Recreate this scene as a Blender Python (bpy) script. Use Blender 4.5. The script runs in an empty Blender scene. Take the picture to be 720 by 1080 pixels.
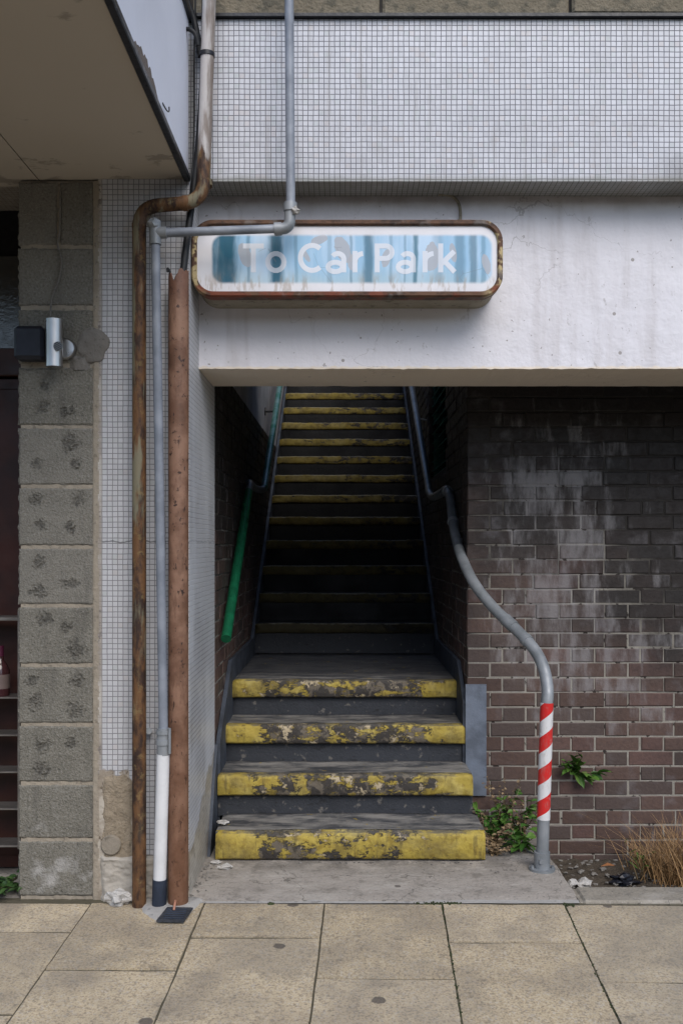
import bpy, math, random
from mathutils import Vector, noise
R = math.radians
rng = random.Random(7)
sc = bpy.context.scene
C = sc.collection

# ------------------------------------------------------------------ camera
EYE = 1.30
cam_d = bpy.data.cameras.new('camera'); cam = bpy.data.objects.new('camera', cam_d); C.objects.link(cam)
cam.location = (0, 0, EYE); cam.rotation_euler = (R(90), 0, 0)
cam_d.sensor_width = 36; cam_d.lens = 33.33; cam_d.shift_x = -4/1080; cam_d.shift_y = 35/1080
cam_d.clip_start = 0.05; cam_d.clip_end = 500
sc.camera = cam
# ------------------------------------------------------------------ light
SUN = Vector((0.25, -0.80, 0.80)).normalized()
w = bpy.data.worlds.new('World'); sc.world = w; w.use_nodes = True
nt = w.node_tree; bg = nt.nodes['Background']; sky = nt.nodes.new('ShaderNodeTexSky')
sky.sky_type = 'NISHITA'; sky.sun_disc = False
sky.sun_elevation = math.asin(SUN.z); sky.sun_rotation = math.atan2(SUN.x, SUN.y)
sky.dust_density = 1.2; sky.air_density = 1.0
nt.links.new(sky.outputs[0], bg.inputs[0]); bg.inputs[1].default_value = 0.125
sd = bpy.data.lights.new('sun', 'SUN'); so = bpy.data.objects.new('sun', sd); C.objects.link(so)
sd.energy = 1.4; sd.angle = R(40); sd.color = (1, 0.955, 0.905)
so.rotation_euler = (-SUN).to_track_quat('-Z', 'Y').to_euler(); so.location = (2, -4, 8)
vs = sc.view_settings; vs.view_transform = 'Standard'; vs.look = 'None'; vs.gamma = 1; vs.use_curve_mapping = False
vs.exposure = 0.74

# ------------------------------------------------------------------ node helpers
class S:
    def __init__(s, m, sock): s.m = m; s.s = sock
    def _o(s, op, b, rev=False):
        a = s
        if rev: a, b = b, s
        return s.m.math(op, a, b)
    def __add__(s, b): return s._o('ADD', b)
    def __radd__(s, b): return s._o('ADD', b)
    def __sub__(s, b): return s._o('SUBTRACT', b)
    def __rsub__(s, b): return s._o('SUBTRACT', b, True)
    def __mul__(s, b): return s._o('MULTIPLY', b)
    def __rmul__(s, b): return s._o('MULTIPLY', b)
    def __truediv__(s, b): return s._o('DIVIDE', b)
    def __gt__(s, b): return s._o('GREATER_THAN', b)
    def __lt__(s, b): return s._o('LESS_THAN', b)
    def abs(s): return s.m.math('ABSOLUTE', s)
    def floor(s): return s.m.math('FLOOR', s)
    def fract(s): return s.m.math('FRACT', s)
    def sq(s): return s.m.math('MULTIPLY', s, s)
    def clamp(s): return s.m.rng(s, 0, 1, 0, 1)
    def max(s, b): return s._o('MAXIMUM', b)
    def min(s, b): return s._o('MINIMUM', b)
class M:
    def __init__(s, name):
        s.mat = bpy.data.materials.new(name); s.mat.use_nodes = True
        s.nt = s.mat.node_tree; s.b = s.nt.nodes['Principled BSDF']; s._p = None; s._n = None; s._o = None
    def node(s, t): return s.nt.nodes.new(t)
    def put(s, sock, v):
        if isinstance(v, S): s.nt.links.new(v.s, sock)
        elif isinstance(v, (tuple, list)): sock.default_value = tuple(v) + ((1,) if len(v) == 3 and len(sock.default_value) == 4 else ())
        else: sock.default_value = v
    def math(s, op, a, b=None):
        n = s.node('ShaderNodeMath'); n.operation = op; s.put(n.inputs[0], a)
        if b is not None: s.put(n.inputs[1], b)
        return S(s, n.outputs[0])
    @property
    def pos(s):
        if not s._p: s._p = S(s, s.node('ShaderNodeNewGeometry').outputs['Position'])
        return s._p
    @property
    def objc(s):
        if not s._o: s._o = S(s, s.node('ShaderNodeTexCoord').outputs['Object'])
        return s._o
    @property
    def nrm(s):
        if not s._n: s._n = S(s, s.node('ShaderNodeNewGeometry').outputs['True Normal'])
        return s._n
    def xyz(s, v):
        n = s.node('ShaderNodeSeparateXYZ'); s.put(n.inputs[0], v); return [S(s, o) for o in n.outputs]
    def vec(s, x, y, z):
        n = s.node('ShaderNodeCombineXYZ')
        for i, v in enumerate((x, y, z)): s.put(n.inputs[i], v)
        return S(s, n.outputs[0])
    def scl(s, k, v=None):
        n = s.node('ShaderNodeVectorMath'); n.operation = 'MULTIPLY'; s.put(n.inputs[0], v or s.pos); n.inputs[1].default_value = k
        return S(s, n.outputs[0])
    def N(s, scale, detail=3, rough=0.55, v=None, dist=0.0):
        n = s.node('ShaderNodeTexNoise'); s.put(n.inputs['Vector'], v or s.pos); n.inputs['Scale'].default_value = scale
        n.inputs['Detail'].default_value = detail; n.inputs['Roughness'].default_value = rough; n.inputs['Distortion'].default_value = dist
        return S(s, n.outputs['Fac'])
    def V(s, scale, v=None, feat='F1', out='Distance'):
        n = s.node('ShaderNodeTexVoronoi'); s.put(n.inputs['Vector'], v or s.pos); n.inputs['Scale'].default_value = scale; n.feature = feat
        return S(s, n.outputs[out])
    def W(s, v):
        n = s.node('ShaderNodeTexWhiteNoise'); s.put(n.inputs['Vector'], v); return S(s, n.outputs['Value'])
    def rng(s, f, a, b, c=0.0, d=1.0, smooth=False):
        n = s.node('ShaderNodeMapRange'); n.interpolation_type = 'SMOOTHSTEP' if smooth else 'LINEAR'
        s.put(n.inputs[0], f)
        for i, v in enumerate((a, b, c, d)): s.put(n.inputs[1+i], v)
        return S(s, n.outputs[0])
    def ss(s, f, a, b): return s.rng(f, a, b, 0.0, 1.0, True)
    def mix(s, f, a, b):
        n = s.node('ShaderNodeMix'); n.data_type = 'RGBA'; s.put(n.inputs[0], f); s.put(n.inputs[6], a); s.put(n.inputs[7], b)
        return S(s, n.outputs[2])
    def attr(s, name):
        n = s.node('ShaderNodeAttribute'); n.attribute_name = name; return S(s, n.outputs['Fac'])
    def bump(s, h, strength=0.5, dist=0.01, prev=None):
        n = s.node('ShaderNodeBump'); s.put(n.inputs['Height'], h); n.inputs['Strength'].default_value = strength; n.inputs['Distance'].default_value = dist
        if prev: s.put(n.inputs['Normal'], prev)
        return S(s, n.outputs[0])
    def out(s, col, rough=0.8, metal=0.0, bump=None, spec=0.3, **k):
        s.put(s.b.inputs['Base Color'], col); s.put(s.b.inputs['Roughness'], rough); s.put(s.b.inputs['Metallic'], metal)
        s.put(s.b.inputs['Specular IOR Level'], spec)
        if bump: s.put(s.b.inputs['Normal'], bump)
        for kk, v in k.items(): s.put(s.b.inputs[kk.replace('_', ' ')], v)
        return s.mat

def faceuv(m):
    x, y, z = m.xyz(m.pos); nx, ny, nz = m.xyz(m.nrm)
    ax = nx.abs() > 0.6; az = nz.abs() > 0.6
    return x*(1-ax) + y*ax, z*(1-az) + y*az, (x, y, z), (ax, az)

def streaks(m, k=(14, 14, 1.1), detail=4):
    return m.N(1.0, detail, 0.6, m.scl(k))

def mat_mosaic(name, pitch, pillar=False, u0=0.0, v0=0.0):
    m = M(name); u, v, (x, y, z), (ax, az) = faceuv(m)
    wob = (m.N(9, 2) - 0.5) * 0.004 + (m.N(45, 2) - .5) * .0022
    wob2 = (m.N(7, 2, v=m.scl((1.3, 1.1, .9))) - 0.5) * 0.004
    cu = (u + wob + u0) / pitch; cv = (v + wob2 + v0) / pitch
    fu = (cu.fract() - 0.5).abs(); fv = (cv.fract() - 0.5).abs()
    tile = 1 - m.ss(fu.max(fv), 0.40, 0.46)
    idv = m.vec(cu.floor(), cv.floor(), ax)
    r = m.W(idv); r2 = m.W(m.scl((1.7, 2.3, 3.1), idv))
    col = m.mix(r, (0.50, 0.51, 0.55), (0.59, 0.60, 0.645))
    sheet = m.W(m.vec((u / 0.31).floor(), (v / 0.31).floor(), 3.0)); col = m.mix(sheet * 0.16, col, (0.40, 0.41, 0.43))
    col = m.mix(m.W(m.scl((2.9, 1.3, 1.1), idv)) > 2.0, col, (0.12, 0.11, 0.10))
    col = m.mix((r2 > 0.94) * 0.28, col, (0.40, 0.46, 0.44))
    col = m.mix((r2 < 0.05) * 0.3, col, (0.52, 0.45, 0.42))
    if pillar:
        col = m.mix(0.36, col, (0.34, 0.325, 0.295))
    grout = m.mix(m.N(40, 2), (0.085, 0.09, 0.11), (0.17, 0.17, 0.185))
    if pillar: grout = m.mix(0.35, grout, (0.30, 0.29, 0.28))
    film = m.ss(m.N(5, 4), 0.48, 0.72) * (0.35 if not pillar else 0.45)
    c = m.mix(tile * (1 - film * 0.25) , grout, col)
    dirt = streaks(m)
    c = m.mix(m.ss(dirt, 0.5, 0.8) * (0.25 if not pillar else 0.45), c, (0.20, 0.18, 0.15))
    h = tile
    if pillar:
        # repaired join and exposed render where tiles have fallen
        n1 = m.N(11, 4); n2 = m.N(30, 3)
        lost = m.ss(m.rng(z, 0.40, 0.52, 1, 0) + (m.N(22, 3) - 0.5) * 0.8 - m.rng(x, -0.80, -0.745, 0, 1.5) * (1 - ax), 0.45, 0.55) * (1 - ax)
        lost = lost.max(m.ss(m.rng(z, 0.10, 0.22, 1, 0) + (n1 - 0.5) * 0.7, 0.45, 0.55))
        side = m.ss((0.13 + (y - 3.5) * 0.42 + (m.N(6, 3) - 0.5) * 0.2) - z, -0.01, 0.02) * ax
        lost = lost.max(side)
        strip = (m.rng(x, -0.903, -0.893, .8, 0)) * (1 - ax)
        lost = lost.max(strip * m.ss(n2, 0.2, 0.3))
        rend = m.mix(n2, (0.17, 0.14, 0.105), (0.34, 0.29, 0.23))
        rend = m.mix(m.ss(m.N(7, 4), 0.45, 0.6), rend, (0.42, 0.38, 0.32))
        rend = m.mix(m.ss(m.N(25, 5, 0.7), 0.56, 0.62), rend, (0.11, 0.085, 0.06))
        rend = m.mix(side * 0.5, rend, (0.42, 0.40, 0.36))
        # crack line near mid height
        cr = 1 - m.ss((z - 1.315 + (m.N(20, 2) - .5) * 0.03).abs(), 0.0012, 0.004)
        c = m.mix(cr * 0.7 * (1-lost), c, (0.05, 0.05, 0.05))
        grime_k = m.ss(m.N(2.2, 4), 0.50, 0.70)
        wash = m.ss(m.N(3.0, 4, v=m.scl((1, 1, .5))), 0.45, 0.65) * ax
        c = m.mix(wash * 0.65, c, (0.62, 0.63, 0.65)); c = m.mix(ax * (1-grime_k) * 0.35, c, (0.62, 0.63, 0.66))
        c = m.mix(lost, c, rend)
        h = tile * (1 - lost) * 1.0 + lost * (n2 * 3 + m.N(60, 3) * 2 - 3)
    else:
        c = m.mix(m.ss(m.N(1, 6, .65, m.scl((26, 26, 2.2))), .50, .66) * .30 * m.ss(m.N(1.3, 3), .4, .6), c, (0.22, 0.20, 0.18))
        c = m.mix(m.ss(x, 1.12, 1.30) * m.ss(z + (m.N(14, 4) - .5) * .06, 2.80, 2.72) * .6, c, (0.09, 0.085, 0.08))
        c = m.mix(0.12, c, (0.25, 0.25, 0.27))
        edge = m.ss(z + (m.N(8, 3) - 0.5) * 0.03, 2.705, 2.668)
        c = m.mix(edge * 0.65, c, (0.13, 0.13, 0.10))
        c = m.mix(m.ss(m.N(3, 4, v=m.scl((1, 1, 2))), 0.5, 0.75) * m.ss(z, 3.0, 2.68) * 0.5, c, (0.20, 0.17, 0.14))
    b = m.bump(h, 0.55, 0.002)
    return m.out(c, m.mix(tile, (0.9,)*3, (0.38,)*3), bump=b, spec=0.4)

def mat_lintel():
    m = M('painted_render'); x, y, z = m.xyz(m.pos)
    n = m.N(3, 5); f = m.N(28, 4)
    c = m.mix(n, (0.59, 0.58, 0.61), (0.71, 0.70, 0.735))
    c = m.mix(m.ss(m.N(45, 2), 0.70, 0.74) * 0.7, c, (0.18, 0.16, 0.14))
    st = streaks(m, (9, 9, 0.9))
    c = m.mix(m.ss(st, 0.52, 0.78) * 0.40, c, (0.34, 0.30, 0.28))
    c = m.mix(m.ss(z + (m.N(12, 4) - 0.5) * 0.10, 2.60, 2.70) * 0.6, c, (0.26, 0.22, 0.19))
    c = m.mix(m.ss(z + (m.N(30, 3) - 0.5) * 0.02, 2.006, 1.998), c, (0.70, 0.62, 0.52))
    c = m.mix(m.ss(m.N(1, 6, .7, m.scl((30, 30, 18))), 0.60, 0.67) * m.ss(m.N(2.4, 3), .48, .62) * .55, c, (0.30, 0.28, 0.27))
    hc = m.V(3.2, feat='DISTANCE_TO_EDGE', v=m.vec(x + (m.N(8, 4) - .5) * .25, y, z * 1.4 + (m.N(9, 4) - .5) * .25))
    c = m.mix((hc < 0.0035) * m.ss(m.N(1.7, 2), .54, .64) * .4, c, (0.16, 0.14, 0.13))
    # chipped flakes
    v = m.V(13); c = m.mix(((v < 0.09) * (m.N(2.2, 1) > 0.55)) * 0.8, c, (0.25, 0.23, 0.21))
    b = m.bump(m.N(5, 4) * 1.5 + f * 0.35 + m.N(90, 3) * 0.12, 0.45, 0.02)
    return m.out(c, 0.75, bump=b)

def mat_stone():
    m = M('sandstone'); n = m.N(9, 5); f = m.N(70, 4)
    c = m.mix(n, (0.10, 0.085, 0.06), (0.24, 0.205, 0.15))
    c = m.mix(m.ss(m.N(18, 4), 0.5, 0.65) * 0.6, c, (0.05, 0.05, 0.04))
    return m.out(c, 0.95, bump=m.bump(n * 2 + f, 0.8, 0.01))

def mat_flat(name, col, rough=0.6, metal=0.0, var=0.15, scale=12, bs=0.2, spec=0.35):
    m = M(name); n = m.N(scale, 4)
    d = tuple(v * (1 - var) for v in col); l = tuple(min(1, v * (1 + var)) for v in col)
    return m.out(m.mix(m.ss(n, 0.3, 0.7), d, l), m.rng(m.N(scale * 3, 3), 0.3, 0.7, max(0, rough - .08), min(1, rough + .1)), metal, m.bump(m.N(scale * 6, 3), bs, 0.004), spec)

def mat_brick():
    m = M('brick'); r = m.attr('rnd'); x, y, z = m.xyz(m.pos)
    r2 = (r * 7.31).fract(); r3 = (r * 13.7).fract()
    c = m.mix(r, (0.068, 0.042, 0.033), (0.105, 0.066, 0.053))
    c = m.mix((r2 > 0.68) * 0.55, c, (0.066, 0.055, 0.050))
    c = m.mix((r2 < 0.10) * 0.5, c, (0.11, 0.060, 0.052))
    c = m.mix(m.ss(m.N(60, 4), 0.4, 0.7) * 0.35, c, (0.045, 0.03, 0.03))
    # soot with recess shade painted in, darker high up and towards the right end
    soot_shade = m.ss(z * 0.62 + m.rng(x, 1.0, 1.7, 0, 0.42) + (m.N(2.5, 4) - 0.5) * 0.9, 0.38, 1.02)
    c = m.mix(soot_shade * 0.90, c, (0.011, 0.010, 0.0095))
    # lime bloom running down
    fr = m.rng(y, 4.36, 4.42, 1, 0)
    zone = (1 - m.ss((x - 1.0).abs(), 0.14, 0.48)) * (1 - m.ss((z - 1.22).abs(), 0.40, 0.95)) * .9
    zone2 = (1 - m.ss((x - 1.30).abs(), 0.15, 0.4)) * (1 - m.ss((z - 0.80).abs(), 0.25, 0.7)) * 0.85
    zone = zone.max(zone2 * .7)
    bl = m.ss(m.N(1, 5, 0.65, m.scl((15, 15, 4.2))) + zone * 0.34 + (r3 - 0.5) * 0.24, 0.68, 0.98)
    c = m.mix(bl * 0.50, c, (0.28, 0.27, 0.275))
    c = m.mix(m.ss(m.N(8, 5), 0.56, 0.75) * 0.30, c, (0.19, 0.18, 0.19))
    return m.out(c, m.rng(m.N(30, 3), 0.3, 0.7, 0.45, 0.8), bump=m.bump(m.N(90, 4) + m.N(25, 3) * 1.5, 0.5, 0.003), spec=0.35)

def mat_mortar():
    m = M('mortar'); x, y, z = m.xyz(m.pos)
    c = m.mix(m.N(30, 4), (0.17, 0.155, 0.13), (0.33, 0.31, 0.27))
    soot_shade = m.ss(z * 0.62 + m.rng(x, 1.2, 1.8, 0, 0.35) + (m.N(4, 4) - 0.5) * 1.2, 0.40, 0.95)  # soot and painted recess shade, as on the bricks
    c = m.mix(soot_shade * 0.93, c, (0.016, 0.014, 0.013))
    zone = (1 - m.ss((x - 0.98).abs(), 0.12, 0.36)) * (1 - m.ss((z - 1.22).abs(), 0.40, 0.95)) * m.rng(y, 4.42, 4.45, 1, 0)
    c = m.mix(m.ss(m.N(1, 5, 0.65, m.scl((15, 15, 4.2))) + zone * 0.34, 0.66, 0.95) * .6, c, (0.27, 0.26, 0.26))
    c = m.mix(m.ss(m.N(25, 4), 0.58, 0.64), c, (0.03, 0.025, 0.022))
    return m.out(c, 0.95, bump=m.bump(m.N(120, 4), 0.6, 0.004))

def mat_block():
    m = M('concrete_block'); r = m.attr('rnd'); pit = m.attr('pit'); x, y, z = m.xyz(m.pos)
    n = m.N(120, 3); n2 = m.N(14, 5)
    c = m.mix(n2, (0.105, 0.098, 0.080), (0.21, 0.197, 0.165))
    c = m.mix(m.ss(n, 0.5, 0.75) * 0.5, c, (0.30, 0.29, 0.265))
    c = m.mix(m.ss(n, 0.48, 0.28) * 0.6, c, (0.045, 0.042, 0.038))
    c = m.mix((r - 0.3) * 0.35, c, (0.25, 0.235, 0.21))
    c = m.mix(pit * 0.75, c, (0.035, 0.033, 0.03))
    c = m.mix(m.ss(streaks(m, (12, 12, 1.6)), .52, .72) * 0.4, c, (0.06, 0.057, 0.052))
    c = m.mix(m.ss(m.N(9, 4), 0.56, 0.7) * m.rng(z, 0.0, 0.45, 0.9, 0), c, (0.36, 0.35, 0.33))
    return m.out(c, 0.95, bump=m.bump(n * 1.2 + n2 + m.V(170) * .8, 0.7, 0.004))

def mat_rend(name, a, b, sc_=20, bs=0.6):
    m = M(name)
    c = m.mix(m.N(sc_, 5), a, b)
    c = m.mix(m.ss(m.N(sc_ * 2.2, 4), 0.58, 0.66) * 0.4, c, tuple(v * .35 for v in a))
    return m.out(c, 0.93, bump=m.bump(m.N(sc_ * 4, 4) + m.N(sc_, 3), bs, 0.006))

def mat_paving():
    m = M('paving_slab'); r = m.attr('rnd'); x, y, z = m.xyz(m.pos)
    ag = m.V(230, feat='F1'); n = m.N(150, 3); big = m.N(3.5, 5)
    c = m.mix(r, (0.43, 0.345, 0.222), (0.55, 0.450, 0.305))
    c = m.mix(m.ss(n, 0.45, 0.72) * 0.55, c, (0.58, 0.50, 0.37))
    c = m.mix(m.ss(n, 0.50, 0.33) * 0.50, c, (0.15, 0.115, 0.08))
    rid = m.V(150, out='Color'); rr, gg, bb = m.xyz(rid)
    c = m.mix((rr > 0.80) * 0.35, c, (0.09, 0.08, 0.075))
    c = m.mix((gg > 0.86) * 0.35, c, (0.50, 0.47, 0.42))
    c = m.mix(m.ss(big, 0.40, 0.68) * 0.45, c, (0.17, 0.145, 0.118))
    c = m.mix(m.ss(m.N(9, 5, 0.7), 0.55, 0.72) * 0.3, c, (0.14, 0.12, 0.10))
    c = m.mix(m.ss(m.N(2.2, 6, .65), 0.44, 0.62) * 0.45, c, (0.21, 0.185, 0.15))
    c = m.mix(m.ss(m.N(1, 5, .7, m.scl((14, 14, 1))), 0.60, 0.68) * .35, c, (0.10, 0.09, 0.075))
    c = m.mix(m.rng(x, .6, 1.1, 0, .30), c, (0.20, 0.185, 0.155))
    gum = m.V(3.6); c = m.mix(m.ss(gum + (m.N(60, 3) - .5) * 0.05, 0.085, 0.065) * 0.80, c, (0.07, 0.06, 0.055))
    return m.out(c, 0.92, bump=m.bump(n * 1.0 + ag * 0.6 + big * 2, 0.55, 0.004))

def mat_conc(name, a=(0.25, 0.225, 0.195), b=(0.37, 0.335, 0.295)):
    m = M(name); x, y, z = m.xyz(m.pos)
    c = m.mix(m.N(5, 5), a, b)
    c = m.mix(m.ss(m.N(110, 3), 0.55, 0.7) * 0.35, c, (0.42, 0.39, 0.35))
    c = m.mix(m.ss(m.N(80, 3), 0.44, 0.3) * 0.5, c, (0.10, 0.09, 0.08))
    c = m.mix(m.ss(m.N(13, 5, .7), 0.50, 0.66) * 0.6, c, (0.15, 0.135, 0.115))
    c = m.mix(m.ss(m.N(1, 5, .7, m.scl((3, 6, 3))), .5, .66) * .35, c, (0.46, 0.43, 0.385))
    hc = m.V(2.3, feat='DISTANCE_TO_EDGE', v=m.vec(x + (m.N(7, 4) - .5) * .3, y + (m.N(6, 4) - .5) * .3, 0))
    c = m.mix((hc < 0.004) * .6, c, (0.06, 0.055, 0.045))
    c = m.mix(m.rng(y, 3.70, 3.87, 0, 1) * m.ss(m.N(7, 5, .7), .38, .58) * .6, c, (0.11, 0.10, 0.085))
    gum = m.V(4.3); c = m.mix(m.ss(gum + (m.N(60, 3) - .5) * 0.03, 0.065, 0.05) * 0.8, c, (0.075, 0.065, 0.06))
    return m.out(c, 0.93, bump=m.bump(m.N(10, 4) * 3 + m.N(90, 4), 0.6, 0.006))

def mat_step():
    m = M('black_painted_concrete'); x, y, z = m.xyz(m.pos); nx, ny, nz = m.xyz(m.nrm)
    n = m.N(6, 5)
    c = m.mix(n, (0.018, 0.020, 0.024), (0.044, 0.048, 0.057))
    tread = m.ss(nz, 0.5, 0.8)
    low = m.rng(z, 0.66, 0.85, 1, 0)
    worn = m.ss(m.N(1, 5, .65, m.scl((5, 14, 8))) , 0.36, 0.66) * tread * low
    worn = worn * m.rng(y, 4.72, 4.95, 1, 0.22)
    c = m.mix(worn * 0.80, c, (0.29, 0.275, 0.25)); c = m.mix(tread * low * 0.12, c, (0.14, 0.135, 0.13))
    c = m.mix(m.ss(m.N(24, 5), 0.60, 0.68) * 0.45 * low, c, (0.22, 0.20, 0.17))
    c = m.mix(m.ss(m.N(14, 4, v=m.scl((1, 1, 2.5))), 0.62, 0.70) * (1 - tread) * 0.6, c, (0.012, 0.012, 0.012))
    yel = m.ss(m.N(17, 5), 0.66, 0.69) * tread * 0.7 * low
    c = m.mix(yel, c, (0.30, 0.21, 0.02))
    c = m.mix((1 - low) * 0.95, c, (0.004, 0.004, 0.0045))  # stairwell darkness painted into the upper flight
    return m.out(c, m.rng(n, 0.3, 0.7, 0.5, 0.85), bump=m.bump(m.N(30, 4) + m.N(120, 3) * .4, 0.5, 0.006))

def mat_yellow(name, bias, upper=False):
    m = M(name); x, y, z = m.xyz(m.pos)
    n = m.N(1, 8, 0.74, m.scl((13, 13, 24)), 0.2) * 0.8 + m.N(1, 3, .5, m.scl((3, 3, 3))) * 0.2; ed = m.ss(x.abs(), 0.30, 0.56)
    if upper:
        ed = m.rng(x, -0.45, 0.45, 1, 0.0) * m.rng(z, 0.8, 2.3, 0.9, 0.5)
    yc = m.mix(m.N(12, 4), (0.32, 0.235, 0.030), (0.45, 0.35, 0.085))
    yc = m.mix(m.ss(m.N(35, 5), 0.50, 0.64) * 0.55, yc, (0.20, 0.13, 0.02))
    yc = m.mix(m.ss(m.N(6, 4), 0.5, 0.7) * 0.4, yc, (0.55, 0.47, 0.20))
    k = m.ss(n + ed * 0.15 + bias + .02, 0.465, 0.505)
    yc = m.mix(m.ss(m.N(1, 7, .7, m.scl((7, 7, 11))), 0.42, 0.68) * 0.65, yc, (0.12, 0.09, 0.035))
    yc = m.mix(m.ss(m.N(1, 5, .65, m.scl((14, 14, 7))), 0.50, 0.70) * 0.5, yc, (0.15, 0.115, 0.04))
    under = m.mix(m.ss(m.N(22, 5), 0.5, 0.56), (0.045, 0.04, 0.036), (0.13, 0.11, 0.085))
    under = m.mix(m.ss(m.N(16, 5, .7), 0.56, 0.61) * (0.0 if upper else 0.9), under, (0.46, 0.38, 0.25))
    c = m.mix(k, under, yc)
    nx, ny, nz = m.xyz(m.nrm)
    if not upper:
        c = m.mix(m.ss(nz, 0.45, 0.9) * m.ss(m.N(1, 6, .7, m.scl((8, 20, 8))) - ed * .1, 0.36, 0.52) * 0.85, c, (0.085, 0.08, 0.072))
        c = m.mix(m.ss(m.N(1, 6, .7, m.scl((30, 30, 5))), 0.54, 0.66) * .5, c, (0.06, 0.05, 0.03))
    if upper:
        c = m.mix(m.rng(z, 0.8, 2.5, 0.93, 0.35), c, (0.010, 0.009, 0.006))  # dirt plus painted stairwell shade, easing towards the lit top steps
        nx, ny, nz = m.xyz(m.nrm)
        c = m.mix(m.ss(nz, 0.35, 0.7) * m.ss(m.N(14, 4), .35, .55) * 0.8, c, (0.20, 0.19, 0.16))
    return m.out(c, 0.7, bump=m.bump(k * 0.7 + m.N(28, 5) * 1.4 + m.N(9, 3) * 2, 0.7, 0.006))

def mat_metal(name, a, b, rough=0.45, metal=0.8, rust=0.0, streak=False):
    m = M(name)
    n = m.N(9, 5)
    c = m.mix(m.ss(n, 0.3, 0.7), a, b)
    if rust:
        rn = m.N(1, 6, 0.65, m.scl((16, 16, 5)))
        c = m.mix(m.ss(rn, 0.62 - rust * 0.3, 0.70 - rust * 0.25), c, (0.13, 0.045, 0.018))
        c = m.mix(m.ss(m.N(40, 5), 0.6, 0.68) * rust, c, (0.05, 0.022, 0.012))
    return m.out(c, m.rng(m.N(30, 4), 0.3, 0.7, rough - .12, rough + .15), metal, m.bump(m.N(70, 3), 0.2, 0.003), 0.5)

def mat_rusty_waste():
    m = M('rusty_waste_pipe'); x, y, z = m.xyz(m.pos)
    n = m.N(1, 6, 0.7, m.scl((22, 22, 8))); n2 = m.N(26, 5, .7)
    c = m.mix(m.ss(n, 0.40, 0.60), (0.030, 0.015, 0.010), (0.125, 0.060, 0.024))
    c = m.mix(m.ss(n2, 0.55, 0.65) * 0.5, c, (0.20, 0.14, 0.06))
    c = m.mix(m.ss(m.N(1, 5, .6, m.scl((20, 20, 3))), 0.52, 0.62) * m.rng(z, 0.5, 1.4, 0.1, 0.75), c, (0.19, 0.18, 0.12))
    top = m.ss(z + (m.N(1, 5, .6, m.scl((30, 30, 6))) - 0.5) * 0.30, 2.70, 2.76)
    pt = m.mix(m.ss(m.N(1, 5, .6, m.scl((20, 20, 3))), 0.42, 0.62), (0.42, 0.40, 0.39), (0.17, 0.14, 0.12))
    c = m.mix(top, c, pt)
    return m.out(c, m.rng(n2, .3, .7, .55, .85), 0.0, m.bump(n2 + m.N(90, 3) * .5, 0.5, 0.003), 0.35)

def mat_brown_pipe():
    m = M('brown_painted_iron'); x, y, z = m.xyz(m.pos)
    c = m.mix(m.ss(m.N(7, 6, .65), 0.38, 0.62), (0.125, 0.060, 0.034), (0.225, 0.125, 0.080))
    c = m.mix(m.ss(m.N(1, 6, .65, m.scl((30, 30, 9))), 0.50, 0.62) * .5, c, (0.085, 0.040, 0.022))
    c = m.mix(m.ss(m.N(38, 5, .7), 0.60, 0.635), c, (0.035, 0.016, 0.010))
    c = m.mix(m.ss(m.N(1, 4, .7, m.scl((60, 60, 20))), 0.635, 0.655), c, (0.03, 0.015, 0.010))
    c = m.mix(m.ss(z, 2.10, 2.30) * 0.45, c, (0.12, 0.05, 0.035))
    c = m.mix(m.rng(z, 0.1, 0.9, 0.5, 0), c, (0.12, 0.050, 0.022))
    return m.out(c, 0.58, 0.0, m.bump(m.N(50, 5), 0.5, 0.004), 0.4)

def mat_frame():
    m = M('rusted_sign_frame'); x, y, z = m.xyz(m.pos)
    n = m.N(1, 6, 0.7, m.scl((18, 18, 30)))
    c = m.mix(m.ss(n, 0.35, 0.6), (0.035, 0.02, 0.014), (0.11, 0.055, 0.03))
    side = m.ss(x.abs(), 0.50, 0.56)
    c = m.mix(m.ss(m.N(22, 5, v=None) + side * 0.1, 0.52, 0.60) * side, c, (0.42, 0.33, 0.17))
    low = m.ss(z, 2.275, 2.26)
    c = m.mix(m.ss(m.N(14, 5), 0.45, 0.6) * low * 0.8, c, (0.17, 0.04, 0.018))
    c = m.mix(m.ss(m.N(16, 4), 0.55, 0.65) * 0.5, c, (0.16, 0.15, 0.14))
    return m.out(c, 0.65, 0.15, m.bump(m.N(50, 5), 0.6, 0.004), 0.4)

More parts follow.
